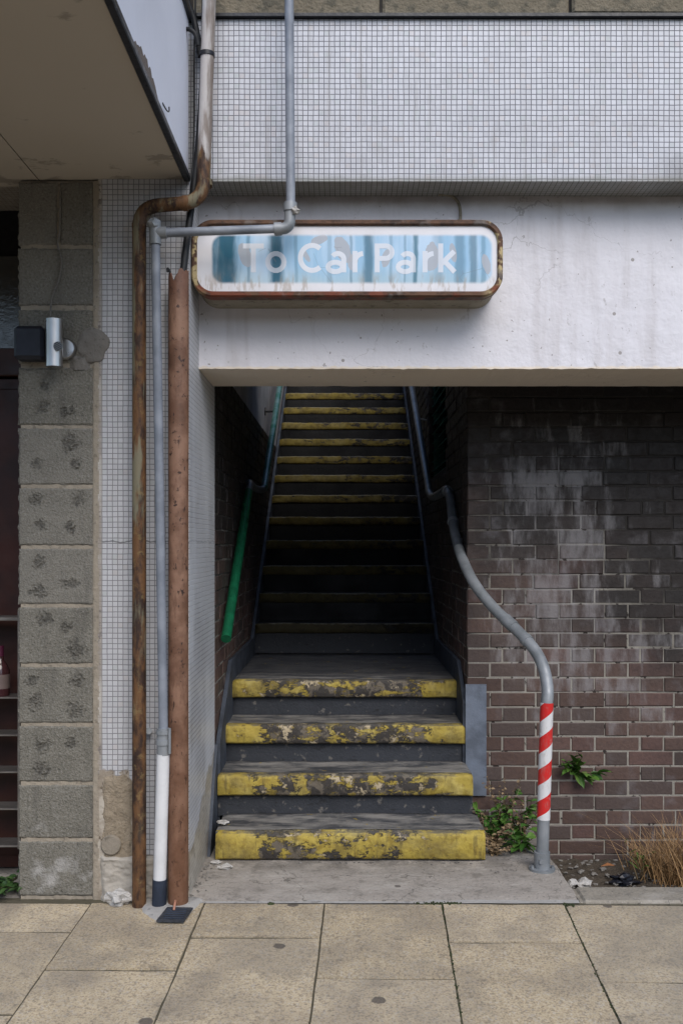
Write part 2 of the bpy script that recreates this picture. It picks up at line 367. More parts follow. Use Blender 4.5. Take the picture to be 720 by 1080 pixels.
def mat_sign(letters=False):
    m = M('faded_letter_film' if letters else 'weathered_sign_panel'); kk_ = 0.36 if letters else 1.0; x, y, z = m.xyz(m.pos)
    wx = x + (m.N(1, 3, v=m.scl((3, 3, 10))) - 0.5) * 0.012
    white = m.mix(m.N(9, 4), (0.60, 0.60, 0.62), (0.74, 0.73, 0.76))
    lo = m.mix(m.ss(m.N(1, 4, .6, m.scl((10, 1, 1.5))), .35, .65), (0.26, 0.46, 0.64), (0.46, 0.61, 0.76))
    lo = m.mix(m.ss(z + (m.N(4, 2) - .5) * .1, 2.36, 2.27) * 0.5, lo, (0.40, 0.50, 0.50))
    c = m.mix(m.ss(m.N(14, 4), .4, .7) * .4, (0.60, 0.64, 0.70), (0.70, 0.72, 0.76)) if letters else lo
    def st(cx, w, k, c, col):
        f = 1 - m.ss((wx - cx).abs() + (m.N(1, 4, .6, m.scl((30, 1, 5))) - .5) * w * 1.1, w * 0.30, w * 1.05)
        f = f * m.ss(m.N(1, 4, .65, m.scl((45, 1, 7))) + .34, 0.30, 0.60)
        return m.mix(f * (k * kk_), c, col)
    X = lambda px: (px - 364) * 3.53 / 1000
    teal = m.mix(m.N(1, 4, .6, m.scl((60, 1, 3))), (0.000, 0.060, 0.105), (0.003, 0.115, 0.19))
    c = st(X(236), .068, 1.0, c, teal); c = st(X(291), .036, 1.0, c, teal)
    c = st(X(389), .028, .75, c, teal); c = st(X(438), .014, .85, c, (0.02, 0.13, 0.19))
    c = st(X(485), .024, .50, c, teal); c = st(X(499), .020, .65, c, teal); c = st(X(462), .03, .25, c, teal)
    for px_, w_, k_ in ((262, .010, .5), (312, .008, .35), (347, .012, .3), (370, .007, .45), (412, .010, .35), (427, .006, .4), (510, .012, .4)): c = st(X(px_), w_, k_, c, teal)
    if letters: return m.out(c, 0.45, bump=m.bump(m.N(20, 3), 0.1, 0.002), spec=0.4)
    # flakes of lost film (grey)
    def ell(px, py, a, b, rot, c):
        cx = X(px); cz = EYE + (575 - py) * 3.53 / 1000
        dx = x - cx; dz = z - cz; cr, sr = math.cos(R(rot)), math.sin(R(rot))
        u = (dx * cr + dz * sr) / a; v = (dz * cr - dx * sr) / b
        d = u.sq() + v.sq() + (m.N(22, 3, .6) - 0.5) * 1.7
        return m.mix((d < 1.0) * 0.85, c, (0.36, 0.37, 0.40))
    for e in [(258, 268, .022, .045, 15), (337, 252, .030, .016, 20), (362, 263, .026, .055, 25), (372, 275, .02, .03, -10), (455, 270, .028, .050, 0),
              (478, 266, .012, .035, 10), (407, 272, .016, .035, -15), (513, 278, .014, .040, 12), (322, 268, .010, .03, 30)]:
        c = ell(*e, c)
    crk = m.V(9, feat='DISTANCE_TO_EDGE', v=None)
    c = m.mix((crk < 0.006) * (m.N(4, 2) > 0.60) * 0.4, c, (0.12, 0.14, 0.15))
    # rounded blue field inside the white surround
    dx = (x - X(371)).abs() - (0.520 - .04); dz = (z - (EYE + (575 - 272.5) * 3.53 / 1000)).abs() - (0.088 - .04)
    d = m.math('SQRT', dx.max(0).sq() + dz.max(0).sq())
    f = 1 - m.ss(d + (m.N(40, 3) - .5) * .004, 0.034, 0.048)
    c = m.mix(f, white, c)
    grime = m.ss(m.N(1, 5, .6, m.scl((14, 1, 4))), 0.5, 0.7)
    c = m.mix(grime * 0.10, c, (0.45, 0.44, 0.42))
    c = m.mix(m.ss(m.N(1, 5, .6, m.scl((34, 1, 9))), 0.52, 0.64) * 0.5 * m.ss(z, 2.33, 2.27), c, (0.28, 0.20, 0.12))
    return m.out(c, 0.38, bump=m.bump(m.N(20, 3), 0.1, 0.002), spec=0.45)

def mat_tape():
    m = M('red_white_tape'); x, y, z = m.xyz(m.objc); x = x - z * 0.0305
    ang = m.math('ARCTAN2', x, y * -1.0) / (2 * math.pi)
    t = (z / 0.1285 - ang * 0.80 + 0.77).fract()
    c = m.mix(t < 0.5, (0.58, 0.58, 0.58), (0.50, 0.022, 0.020))
    c = m.mix(m.ss(m.N(1, 6, .7, m.scl((30, 30, 12))), .50, .66) * .45, c, (0.22, 0.19, 0.17))
    c = m.mix(m.ss(m.N(25, 5), 0.60, 0.72) * 0.35, c, (0.35, 0.28, 0.27))
    c = m.mix((m.ss(z, 0.635, 0.66)) * 0.30, c, (0.5, 0.3, 0.32))
    return m.out(c, 0.4, bump=m.bump(m.N(60, 3), 0.15, 0.002))

def mat_leaf(name, a, b):
    m = M(name); r = m.attr('rnd')
    c = m.mix(r, a, b); c = m.mix(m.ss(m.N(60, 3), .4, .7) * .3, c, tuple(v * .5 for v in a))
    m.b.inputs['Subsurface Weight'].default_value = 0.0
    return m.out(c, 0.55, spec=0.35)

MT = dict(
    mosaic=mat_mosaic('mosaic_tile', 0.0200), mosaic_p=mat_mosaic('weathered_mosaic_tile', 0.0195, True),
    lintel=mat_lintel(), stone=mat_stone(), brick=mat_brick(), mortar=mat_mortar(), block=mat_block(),
    bmortar=mat_rend('block_mortar', (0.215, 0.185, 0.145), (0.35, 0.305, 0.24)),
    paving=mat_paving(), conc=mat_conc('apron_concrete'), kerb=mat_conc('kerb_concrete', (0.20, 0.18, 0.145), (0.31, 0.28, 0.23)),
    joint=mat_rend('joint_sand', (0.05, 0.045, 0.028), (0.13, 0.115, 0.08)),
    haunch=mat_rend('grey_haunching', (0.26, 0.25, 0.235), (0.40, 0.385, 0.36), 15),
    step=mat_step(), yel=mat_yellow('worn_yellow_paint', -0.068), yel1=mat_yellow('yellow_paint', -0.012), yelu=mat_yellow('faded_shaded_yellow_paint', -0.03, True),
    flank=mat_flat('blue_grey_paint', (0.045, 0.053, 0.068), 0.7, var=.35, scale=9, bs=.5),
    galv=mat_metal('galvanised_steel', (0.16, 0.175, 0.185), (0.27, 0.285, 0.30), 0.5, 0.25),
    galvd=mat_metal('dull_steel', (0.15, 0.17, 0.19), (0.24, 0.26, 0.28), 0.42, 0.5),
    conduit=mat_metal('painted_conduit', (0.15, 0.168, 0.20), (0.25, 0.272, 0.31), 0.6, 0.1),
    waste=mat_rusty_waste(), brownp=mat_brown_pipe(), frame=mat_frame(), sign=mat_sign(),
    letter=mat_sign(True),
    cabinet=mat_rend('sign_box_paint', (0.16, 0.14, 0.10), (0.34, 0.31, 0.25), 14),
    pvc=mat_flat('white_plastic', (0.60, 0.605, 0.61), 0.35, var=.06),
    navy=mat_flat('dark_blue_rubber', (0.022, 0.030, 0.048), 0.65, var=.3),
    black=mat_flat('black_rubber', (0.012, 0.013, 0.015), 0.55, var=.3),
    drain=mat_flat('drain_iron', (0.035, 0.038, 0.045), 0.7, var=.4, scale=40, bs=.6),
    trim=mat_flat('black_trim', (0.012, 0.013, 0.017), 0.35, var=.2),
    green=mat_flat('green_paint', (0.008, 0.105, 0.048), 0.35, var=.25, scale=20),
    greyed=mat_metal('worn_rail_paint', (0.02, 0.15, 0.11), (0.16, 0.27, 0.27), 0.35, 0.2),
    railshade=mat_metal('shaded_rail_steel', (0.055, 0.065, 0.08), (0.12, 0.135, 0.155), 0.4, 0.3),  # stairwell shade painted into the rail colour
    tape=mat_tape(), inox=mat_flat('brushed_stainless', (0.46, 0.45, 0.44), 0.34, 1.0, .06, 3, 0.0),
    darkbox=mat_flat('dark_plastic', (0.012, 0.015, 0.024), 0.5, var=.2),
    patchc=mat_rend('cement_patch', (0.13, 0.12, 0.105), (0.21, 0.195, 0.175), 30, .4),
    white=mat_flat('white_fascia', (0.66, 0.68, 0.76), 0.5, var=.03, scale=3, bs=.05),
    wallw=mat_flat('pale_render', (0.42, 0.42, 0.44), 0.85, var=.2, scale=5),
    wood=mat_flat('dark_red_timber', (0.030, 0.008, 0.005), 0.45, var=.4, scale=6),
    glass=mat_flat('dark_glass', (0.020, 0.022, 0.022), 0.12, var=.1, spec=.6),
    dark=mat_flat('dark_interior', (0.008, 0.007, 0.007), 0.9),
    shelf=mat_metal('shelf_steel', (0.17, 0.155, 0.14), (0.27, 0.25, 0.23), 0.45, 0.7),
    louv=mat_flat('dark_green_louvre', (0.04, 0.17, 0.15), 0.45, var=.2),
    soil=mat_rend('soil', (0.035, 0.028, 0.02), (0.10, 0.08, 0.058), 30, 1.0),
    stonec=mat_rend('rubble', (0.28, 0.27, 0.25), (0.55, 0.53, 0.50), 30, .6),
    pebble=mat_rend('gravel', (0.06, 0.055, 0.05), (0.30, 0.28, 0.25), 60, .4),
    bag=mat_flat('black_bag', (0.012, 0.013, 0.018), 0.28, var=.3),
    leafg=mat_leaf('green_leaf', (0.035, 0.105, 0.015), (0.11, 0.21, 0.035)),
    leafd=mat_leaf('dark_leaf', (0.02, 0.055, 0.014), (0.05, 0.10, 0.025)),
    leafb=mat_leaf('dry_leaf', (0.13, 0.085, 0.045), (0.36, 0.26, 0.15)),
    straw=mat_leaf('dry_straw', (0.13, 0.065, 0.025), (0.40, 0.25, 0.115)),
    stem=mat_leaf('stem', (0.10, 0.07, 0.04), (0.22, 0.16, 0.09)),
    asphalt=mat_rend('asphalt', (0.035, 0.035, 0.036), (0.065, 0.063, 0.06), 60, .6),
    opp=mat_rend('far_brickwork', (0.08, 0.06, 0.05), (0.14, 0.11, 0.09), 4, .2),
)
def mat_soffit():
    m = M('soffit_board'); x, y, z = m.xyz(m.pos)
    c = m.mix(m.N(2, 4), (0.44, 0.39, 0.325), (0.49, 0.44, 0.37))
    c = m.mix(m.ss(m.N(1, 5, .65, m.scl((5, 8, 5))) + m.rng(y, 3.2, 3.5, 0, .1), 0.64, 0.70) * 0.45, c, (0.10, 0.085, 0.07))
    return m.out(c, 0.6, bump=m.bump(m.N(3, 2), 0.1, 0.01))
MT['soffit'] = mat_soffit()
def mat_pink():
    m = M('tinted_bottle'); return m.out((0.05, 0.018, 0.02), 0.15, spec=0.6)
MT['bottle'] = mat_pink()
MT['pinkcap'] = mat_flat('magenta_plastic', (0.07, 0.010, 0.03), 0.4)

# ------------------------------------------------------------------ mesh helpers
class MB:
    def __init__(s): s.v = []; s.f = []; s.r = []; s.sm = []; s.pit = None
    def add(s, vs_, fs, r=None, sm=False):
        o = len(s.v); s.v += [tuple(p) for p in vs_]; s.f += [tuple(i + o for i in f) for f in fs]
        s.r += [rng.random() if r is None else r] * len(fs); s.sm += [sm] * len(fs); return s
    def box(s, x0, x1, y0, y1, z0, z1, r=None, bev=0.0, jit=0.0):
        if bev <= 0:
            vs_ = [(x, y, z) for x in (x0, x1) for y in (y0, y1) for z in (z0, z1)]
            fs = [(0, 1, 3, 2), (4, 6, 7, 5), (0, 4, 5, 1), (2, 3, 7, 6), (0, 2, 6, 4), (1, 5, 7, 3)]
            return s.add(vs_, fs, r)
        b = bev; cs = []
        idx = {}
        vs_ = []
        for ix, x in enumerate((x0, x1)):
            for iy, y in enumerate((y0, y1)):
                for iz, z in enumerate((z0, z1)):
                    sx = b if ix == 0 else -b; sy = b if iy == 0 else -b; sz = b if iz == 0 else -b
                    j = [(rng.random() - .5) * jit for _ in range(3)]
                    for a in range(3):
                        p = [x + sx, y + sy, z + sz]; p[a] = (x, y, z)[a]
                        idx[(ix, iy, iz, a)] = len(vs_); vs_.append((p[0] + j[0], p[1] + j[1], p[2] + j[2]))
        fs = []
        g = lambda ix, iy, iz, a: idx[(ix, iy, iz, a)]
        for a in range(3):
            o = [k for k in range(3) if k != a]
            for e in (0, 1):
                q = []
                for (p, t) in ((0, 0), (1, 0), (1, 1), (0, 1)):
                    k = [0, 0, 0]; k[a] = e; k[o[0]] = p; k[o[1]] = t; q.append(g(*k, a))
                fs.append(tuple(q))
        for a in range(3):          # edges along axis a join faces of the other two
            o = [k for k in range(3) if k != a]
            for p in (0, 1):
                for t in (0, 1):
                    k0 = [0, 0, 0]; k1 = [0, 0, 0]; k0[a] = 0; k1[a] = 1
                    for k in (k0, k1): k[o[0]] = p; k[o[1]] = t
                    fs.append((g(*k0, o[0]), g(*k1, o[0]), g(*k1, o[1]), g(*k0, o[1])))
        for ix in (0, 1):
            for iy in (0, 1):
                for iz in (0, 1): fs.append((g(ix, iy, iz, 0), g(ix, iy, iz, 1), g(ix, iy, iz, 2)))
        return s.add(vs_, fs, r)
    def tube(s, pts, rad, n=20, cap=True, r=None, sm=True):
        pts = [Vector(p) for p in pts]; rads = rad if isinstance(rad, (list, tuple)) else [rad] * len(pts)
        vs_ = []; fs = []; up = None
        for i, p in enumerate(pts):
            t = (pts[min(i + 1, len(pts) - 1)] - pts[max(i - 1, 0)]).normalized()
            if up is None:
                a = Vector((0, 0, 1)) if abs(t.z) < .9 else Vector((0, -1, 0)); up = (a - t * a.dot(t)).normalized()
            else: up = (up - t * up.dot(t)).normalized()
            sd_ = t.cross(up)
            for k in range(n):
                a = 2 * math.pi * k / n; vs_.append(p + (up * math.cos(a) + sd_ * math.sin(a)) * rads[i])
        for i in range(len(pts) - 1):
            for k in range(n): fs.append((i*n + k, i*n + (k+1) % n, (i+1)*n + (k+1) % n, (i+1)*n + k))
        s.add(vs_, fs, r, sm)
        if cap:
            m_ = (len(pts) - 1) * n
            s.add(vs_[:n], [tuple(range(n))], r); s.add(vs_[m_:], [tuple(range(n - 1, -1, -1))], r)
        return s
    def extr(s, poly, axis, a0, a1, r=None):
        """poly: 2D points in the plane of the two other axes; extruded along axis"""
        n = len(poly)
        def mk(p, a):
            return {'x': (a, p[0], p[1]), 'y': (p[0], a, p[1]), 'z': (p[0], p[1], a)}[axis]
        vs_ = [mk(p, a0) for p in poly] + [mk(p, a1) for p in poly]
        fs = [tuple(range(n)), tuple(range(2*n - 1, n - 1, -1))] + [(i, (i+1) % n, n + (i+1) % n, n + i) for i in range(n)]
        return s.add(vs_, fs, r)
    def lump(s, c, rad, seed=0, n=2, k=.35, r=None, sc3=(1, 1, 1)):
        import bmesh
        bm = bmesh.new(); bmesh.ops.create_icosphere(bm, subdivisions=n, radius=1)
        vs_ = []
        for v in bm.verts:
            q = v.co.normalized(); d = 1 + k * noise.noise(q * 1.7 + Vector((seed * 3.1, seed, 0)))*1.6
            vs_.append((c[0] + q.x * rad * d * sc3[0], c[1] + q.y * rad * d * sc3[1], c[2] + q.z * rad * d * sc3[2]))
        fs = [tuple(v.index for v in f.verts) for f in bm.faces]; bm.free()
        return s.add(vs_, fs, r, sm=False)

def fix(me):
    import bmesh
    bm = bmesh.new(); bm.from_mesh(me); bmesh.ops.recalc_face_normals(bm, faces=bm.faces); bm.to_mesh(me); bm.free()

def obj(name, mb, mat, parent=None, normals=True):
    me = bpy.data.meshes.new(name)
    L = Vector((0, 0, 0))
    if parent: 
        q = parent
        while q: L = L + q.location; q = q.parent
    me.from_pydata([tuple(Vector(p) - L) for p in mb.v], [], mb.f)
    a = me.attributes.new('rnd', 'FLOAT', 'FACE'); a.data.foreach_set('value', mb.r)
    me.polygons.foreach_set('use_smooth', mb.sm)
    if mb.pit:
        b = me.attributes.new('pit', 'FLOAT', 'POINT'); b.data.foreach_set('value', mb.pit)
    if normals: fix(me)
    me.materials.append(mat); me.update()
    o = bpy.data.objects.new(name, me); C.objects.link(o)
    if parent: o.parent = parent
    return o

def tag(o, label=None, cat=None, group=None, kind=None):
    if label: o['label'] = label
    if cat: o['category'] = cat
    if group: o['group'] = group
    if kind: o['kind'] = kind
    return o
def thing(name, label, cat, loc, group=None):
    o = bpy.data.objects.new(name, None); o.empty_display_size = .1; o.location = loc; C.objects.link(o)
    return tag(o, label, cat, group)
def solo(name, mb, mat, label, cat, base, group=None):
    """a thing that is one mesh, with its origin at its base"""
    me_o = obj(name, mb, mat)
    me_o.data.transform(__import__('mathutils').Matrix.Translation(-Vector(base))); me_o.location = base
    return tag(me_o, label, cat, group)
def P(px, py, D): return Vector(((px - 364) * D / 1000, D, EYE + (575 - py) * D / 1000))
def smooth(pts, n=6):
    pts = [Vector(p) for p in pts]; out = []
    for i in range(len(pts) - 1):
        p0 = pts[max(i-1, 0)]; p1 = pts[i]; p2 = pts[i+1]; p3 = pts[min(i+2, len(pts)-1)]
        for k in range(n):
            t = k / n
            out.append(0.5 * ((2*p1) + (p2-p0)*t + (2*p0-5*p1+4*p2-p3)*t*t + (3*p1-p0-3*p2+p3)*t**3))
    out.append(pts[-1]); return out
def bend(pts, rad=0.05, n=6):
    """polyline with rounded corners"""
    pts = [Vector(p) for p in pts]; out = [pts[0]]
    for i in range(1, len(pts) - 1):
        a, b, c = pts[i-1], pts[i], pts[i+1]
        r_ = min(rad, (a-b).length * .49, (c-b).length * .49)
        p = b + (a-b).normalized() * r_; q = b + (c-b).normalized() * r_
        for k in range(n + 1):
            t = k / n; out.append(p*(1-t)**2 + b*2*t*(1-t) + q*t*t)
    out.append(pts[-1]); return out

# ================================================================== SETTING
PS = 0.045            # pavement falls towards the street
PY0 = 3.455
def pz(y): return -0.004 - PS * (PY0 - y)
g = MB(); g.box(-90, 90, -90, 90, -0.9, -0.62); tag(obj('ground', g, MT['asphalt']), kind='structure')
# pavement: bedding sheet and slabs
pb = MB()
pb.add([(-6, -1.2, pz(-1.2) - .0045), (6, -1.2, pz(-1.2) - .006), (6, PY0 + .06, pz(PY0) - .0045), (-6, PY0 + .06, pz(PY0) - .0045)], [(0, 1, 2, 3)])
pb.box(-6, 6, -1.2, -1.0, -0.7, pz(-1.2) - .02)
tag(obj('pavement_joint', pb, MT['joint']), kind='structure')
sl = MB()
YAW = 0.030            # joint lines run slightly off the wall's square
def slab(u0, u1, v0, v1):
    gx = 0.0032; gv = 0.0050; n = 8
    dz = rng.uniform(-.0022, .0022); tx = rng.uniform(-.004, .004); ty = rng.uniform(-.004, .004)
    vs_ = []; fs = []
    def wp(u, v, dn=0.0):
        y = v - u * 0.010
        x = u + (PY0 - v) * YAW * -1.0
        return (x, y, pz(y) + dz + tx * (u - (u0+u1)/2) + ty * (v - (v0+v1)/2) - dn)
    m = n + 1
    for j in range(m):
        for i in range(m):
            u = u0 + gx + (u1 - u0 - 2*gx) * i / n; v = v0 + gv + (v1 - v0 - 2*gv) * j / n
            ed = i in (0, n) or j in (0, n)
            e = .0016 * noise.noise(Vector((u*28, v*28, 3))) if ed else 0
            dn = 0.003 + .002 * noise.noise(Vector((u*20, v*20, 0))) if ed else 0.0
            vs_.append(wp(u + e * 2, v + e * 2, dn))
    for j in range(n):
        for i in range(n): fs.append((j*m+i, j*m+i+1, (j+1)*m+i+1, (j+1)*m+i))
    per = [i for i in range(m)] + [j*m + n for j in range(1, m)] + [n*m + i for i in range(n-1, -1, -1)] + [j*m for j in range(n-1, 0, -1)]
    b0 = len(vs_)
    for q in per: x, y, z = vs_[q]; vs_.append((x, y, z - .03))
    for k in range(len(per)): fs.append((per[k], per[(k+1) % len(per)], b0 + (k+1) % len(per), b0 + k))
    sl.add(vs_, fs)
# column joints at the wall line (x), then staggered rows
cols = [-3.2, -2.72, -2.25, -1.80, -1.365, -0.925, -0.512, -0.075, 0.352, 0.795, 1.26, 1.72, 2.18, 2.64, 3.1]
firsts = {3: (2.95, .52), 4: (3.22, .52), 5: (2.96, .52), 6: (3.186, .514), 7: (2.913, .52), 8: (3.158, .52), 9: (2.90, .52)}
for i in range(len(cols) - 1):
    f0, st = firsts.get(i, (3.14 if i % 2 else 2.87, .55))
    v1 = PY0; v0 = f0
    while v1 > -1.15:
        slab(cols[i], cols[i+1], max(v0, -1.2), v1); v1 = v0; v0 -= st
tag(obj('pavement', sl, MT['paving']), kind='structure')
# apron (concrete) with irregular right-hand edge
ap = MB(); n1, n2 = 60, 24
vs_ = []; fs = []
for j in range(n2 + 1):
    for i in range(n1 + 1):
        y = 3.475 + (4.44 - 3.475) * j / n2
        xr = 0.853 + .010 * noise.noise(Vector((y*6, 0, 0)))
        x = -0.585 + (xr + 0.585) * i / n1
        z = 0.001 + .006 * noise.noise(Vector((x*3, y*4, 1))) + .003 * noise.noise(Vector((x*14, y*14, 1)))
        if j == 0: z -= .006
        vs_.append((x, y, z))
for j in range(n2):
    for i in range(n1): fs.append((j*(n1+1)+i, j*(n1+1)+i+1, (j+1)*(n1+1)+i+1, (j+1)*(n1+1)+i))
ap.add(vs_, fs, sm=True)
rt = [vs_[j*(n1+1)+n1] for j in range(n2+1)]
k = len(rt); ap.add(rt + [(p[0]+.004, p[1], -.30) for p in rt], [(i, i+1, k+i+1, k+i) for i in range(k-1)])
ft = [vs_[i] for i in range(n1+1)]; k = len(ft)
ap.add(ft + [(p[0], p[1], -.03) for p in ft], [(i, i+1, k+i+1, k+i) for i in range(k-1)])
tag(obj('apron', ap, MT['conc'], normals=False), kind='structure')
# mortar fillet between apron and slabs, and the kerb strip to the right
fl = MB(); ps = [(x, 3.458 + .004 * noise.noise(Vector((x*9, 2, 0))), -0.006) for x in [-.585 + .03*i for i in range(49)]]
k = len(ps); fl.add(ps + [(p[0], p[1] + .028, -.004) for p in ps], [(i, i+1, k+i+1, k+i) for i in range(k-1)])
tag(obj('mortar_fillet', fl, MT['haunch'], normals=False), kind='structure')
kb = MB(); x = 0.868
while x < 4:
    x1 = x + .91; kb.box(x + .003, x1 - .003, 3.462, 3.605, -.30, .002, bev=.008, jit=.002); x = x1
kb.box(0.858, 4, 3.47, 3.60, -.3, -.006)
tag(obj('kerb', kb, MT['kerb']), kind='structure')
# soil bed
so_ = MB(); vs_ = []; fs = []; nx_, ny_ = 120, 50
for j in range(ny_+1):
    for i in range(nx_+1):
        x = .84 + 1.9*i/nx_; y = 3.58 + .86*j/ny_
        z = -.135 + .02*noise.noise(Vector((x*5, y*5, 0))) + .012*noise.noise(Vector((x*25, y*25, 0))) - .025 * (j/ny_)
        vs_.append((x, y, z))
for j in range(ny_):
    for i in range(nx_): fs.append((j*(nx_+1)+i, j*(nx_+1)+i+1, (j+1)*(nx_+1)+i+1, (j+1)*(nx_+1)+i))
so_.add(vs_, fs); tag(obj('soil_bed', so_, MT['soil'], normals=False), kind='structure')

# ------------------------------------------------------------------ mosaic pillar
XL, XR = -0.912, -0.575
p = MB(); p.box(XL, XR, 3.5, 4.18, -.1, 2.66)
th = thing('pillar', 'pillar clad in small off-white mosaic tiles behind the drainpipes, tiles missing at its foot', 'pillar', (-.74, 3.84, 0))
obj('tiled_shaft', p, MT['mosaic_p'], th)
# rough render left at the foot
def relief(mb, x0, x1, z0, z1, yf, amp, seed, nx=50, nz=60, edge=.06):
    vs_ = []; fs = []
    for j in range(nz+1):
        for i in range(nx+1):
            u = i/nx; v = j/nz; x = x0+(x1-x0)*u; z = z0+(z1-z0)*v
            q = noise.noise(Vector((x*9+seed, z*9, seed)))*.6 + noise.noise(Vector((x*28, z*28, seed)))*.35 + noise.noise(Vector((x*70, z*70, seed)))*.18
            e = min(u, 1-u, 1-v)/edge; e = max(0, min(1, e + .6*noise.noise(Vector((x*20, z*20, 9+seed)))))
            if min(u, 1-u, 1-v) <= 0: e = 0
            vs_.append((x, yf + .004 - e*(amp*(.75+q) + .004), z))
    for j in range(nz):
        for i in range(nx): fs.append((j*(nx+1)+i, j*(nx+1)+i+1, (j+1)*(nx+1)+i+1, (j+1)*(nx+1)+i))
    mb.add(vs_, fs, sm=True); return mb
rp = MB(); relief(rp, -.905, -.585, -.02, .155, 3.5, .022, 3)
obj('render_footing', rp, mat_rend('footing_render', (0.27, 0.24, 0.20), (0.46, 0.43, 0.38), 12, .7), th, normals=False)
rp = MB(); relief(rp, -.90, -.775, .13, .47, 3.5, .006, 8, edge=.15)
obj('exposed_render', rp, mat_rend('exposed_render', (0.15, 0.12, 0.085), (0.36, 0.30, 0.22), 26, .9), th, normals=False)
dsk = MB(); dsk.tube([(-.862, 3.499, .195), (-.862, 3.490, .195), (-.862, 3.487, .195)], [.038, .037, .033], 28)
d = obj('round_cap', dsk, mat_rend('grey_cap', (0.19, 0.165, 0.13), (0.29, 0.255, 0.205), 20, .5), th)

# ------------------------------------------------------------------ concrete block pier
th = thing('block_pier', 'pier of pitted grey concrete blocks with wide sandy mortar joints beside the doorway', 'pier', (-1.06, 3.6, 0))
zj = [EYE + (575 - yy)*3.5/1000 for yy in (947, 886, 826.5, 764.5, 702, 639, 577, 513, 450, 386, 325, 260, 190)]
bk = MB(); bk.pit = []
prs = random.Random(5)
for bi in range(12):
    z0, z1 = zj[bi] + .006, zj[bi+1] - .006
    spans = [(-1.206, -.928)] if bi < 10 else ([(-1.206, -1.062), (-1.052, -.928)] if bi == 11 else [(-1.206, -.928)])
    if bi in (9, 10): z0 += 0.004
    pits = []
    if 1 <= bi <= 8:
        for (u, v) in ((.25, .3), (.72, .3), (.27, .72), (.70, .72)):
            if prs.random() < (.35 if bi in (1,) else .8): pits.append((u + prs.uniform(-.09, .09), v + prs.uniform(-.09, .09), prs.uniform(.024, .042)))
    for (x0, x1) in spans:
        nx, nz = 90, 64; vs_ = []; pt = []; fs = []; rr = rng.random()
        for j in range(nz+1):
            for i in range(nx+1):
                u = i/nx; v = j/nz; x = x0+(x1-x0)*u; z = z0+(z1-z0)*v
                ex = min(x-x0, x1-x, z-z0, z1-z)
                h = .0022*noise.noise(Vector((x*12, z*12, bi))) + .0012*noise.noise(Vector((x*60, z*60, bi)))
                pp = 0
                for (pu, pv, pr) in pits:
                    dd = math.hypot(x-(x0+(x1-x0)*pu), z-(z0+(z1-z0)*pv)) / pr
                    dd += .55*noise.noise(Vector((x*26, z*26, 5+bi))) + .45*noise.noise(Vector((x*75, z*75, 5)))
                    if dd < 1: pp = max(pp, min(1, (1-dd)*2.2))
                h2 = noise.noise(Vector((x*130, z*130, 2)))*.008 + noise.noise(Vector((x*60, z*60, 8)))*.008
                y = 3.5 - h - pp*h2 + pp*.003
                y = min(y, 3.5035)
                if ex < .006: y += (.006-ex)*(1.0 + .8*noise.noise(Vector((x*40, z*40, 1))))
                jx = x; jz = z
                if i in (0, nx): jx += .0035*noise.noise(Vector((z*45, x, 7)))*1.6
                if j in (0, nz): jz += .0025*noise.noise(Vector((x*45, z, 7)))
                vs_.append((jx, y, jz)); pt.append(pp * max(0, min(1, .52 - h2*80)))
        for j in range(nz):
            for i in range(nx): fs.append((j*(nx+1)+i, j*(nx+1)+i+1, (j+1)*(nx+1)+i+1, (j+1)*(nx+1)+i))
        m = nx+1
        per = [i for i in range(m)] + [j*m+nx for j in range(1, nz+1)] + [nz*m+i for i in range(nx-1, -1, -1)] + [j*m for j in range(nz-1, 0, -1)]
        b0 = len(vs_)
        for q in per: a, b_, c_ = vs_[q]; vs_.append((a, 3.74 if a < -1.2 else 3.56, c_)); pt.append(0)
        for k in range(len(per)): fs.append((per[k], per[(k+1) % len(per)], b0+(k+1) % len(per), b0+k))
        bk.add(vs_, fs, rr, sm=False); bk.pit += pt
obj('blocks', bk, MT['block'], th, normals=False)
mo = MB(); vs_ = []; fs = []; nx, nz = 60, 300  # joints sit just behind the faces
for j in range(nz+1):
    for i in range(nx+1):
        x = -1.198 + (.29)*i/nx; z = 2.655*j/nz - .01
        vs_.append((x, 3.5055 + .003*noise.noise(Vector((x*50, z*50, 3))) - (.006 if x > -.93 else 0), z))
for j in range(nz):
    for i in range(nx): fs.append((j*(nx+1)+i, j*(nx+1)+i+1, (j+1)*(nx+1)+i+1, (j+1)*(nx+1)+i))
mo.add(vs_, fs, sm=True)
obj('mortar', mo, MT['bmortar'], th, normals=False)
cm = MB(); cm.box(-1.194, -.915, 3.53, 3.9, -.1, 2.66); obj('core', cm, MT['bmortar'], th)
cp = MB(); cc = P(97, 364, 3.49); rim = []
cp.lump((cc.x, 3.500, cc.z), .058, 11, 4, .16, sc3=(1, .22, 1.04))
obj('cement_patch', cp, MT['patchc'], th)
cp = MB(); relief(cp, cc.x-.085, cc.x-.01, cc.z-.09, cc.z-.03, 3.5, .008, 12, 20, 20, .3); obj('cement_smear', cp, MT['patchc'], th, normals=False)

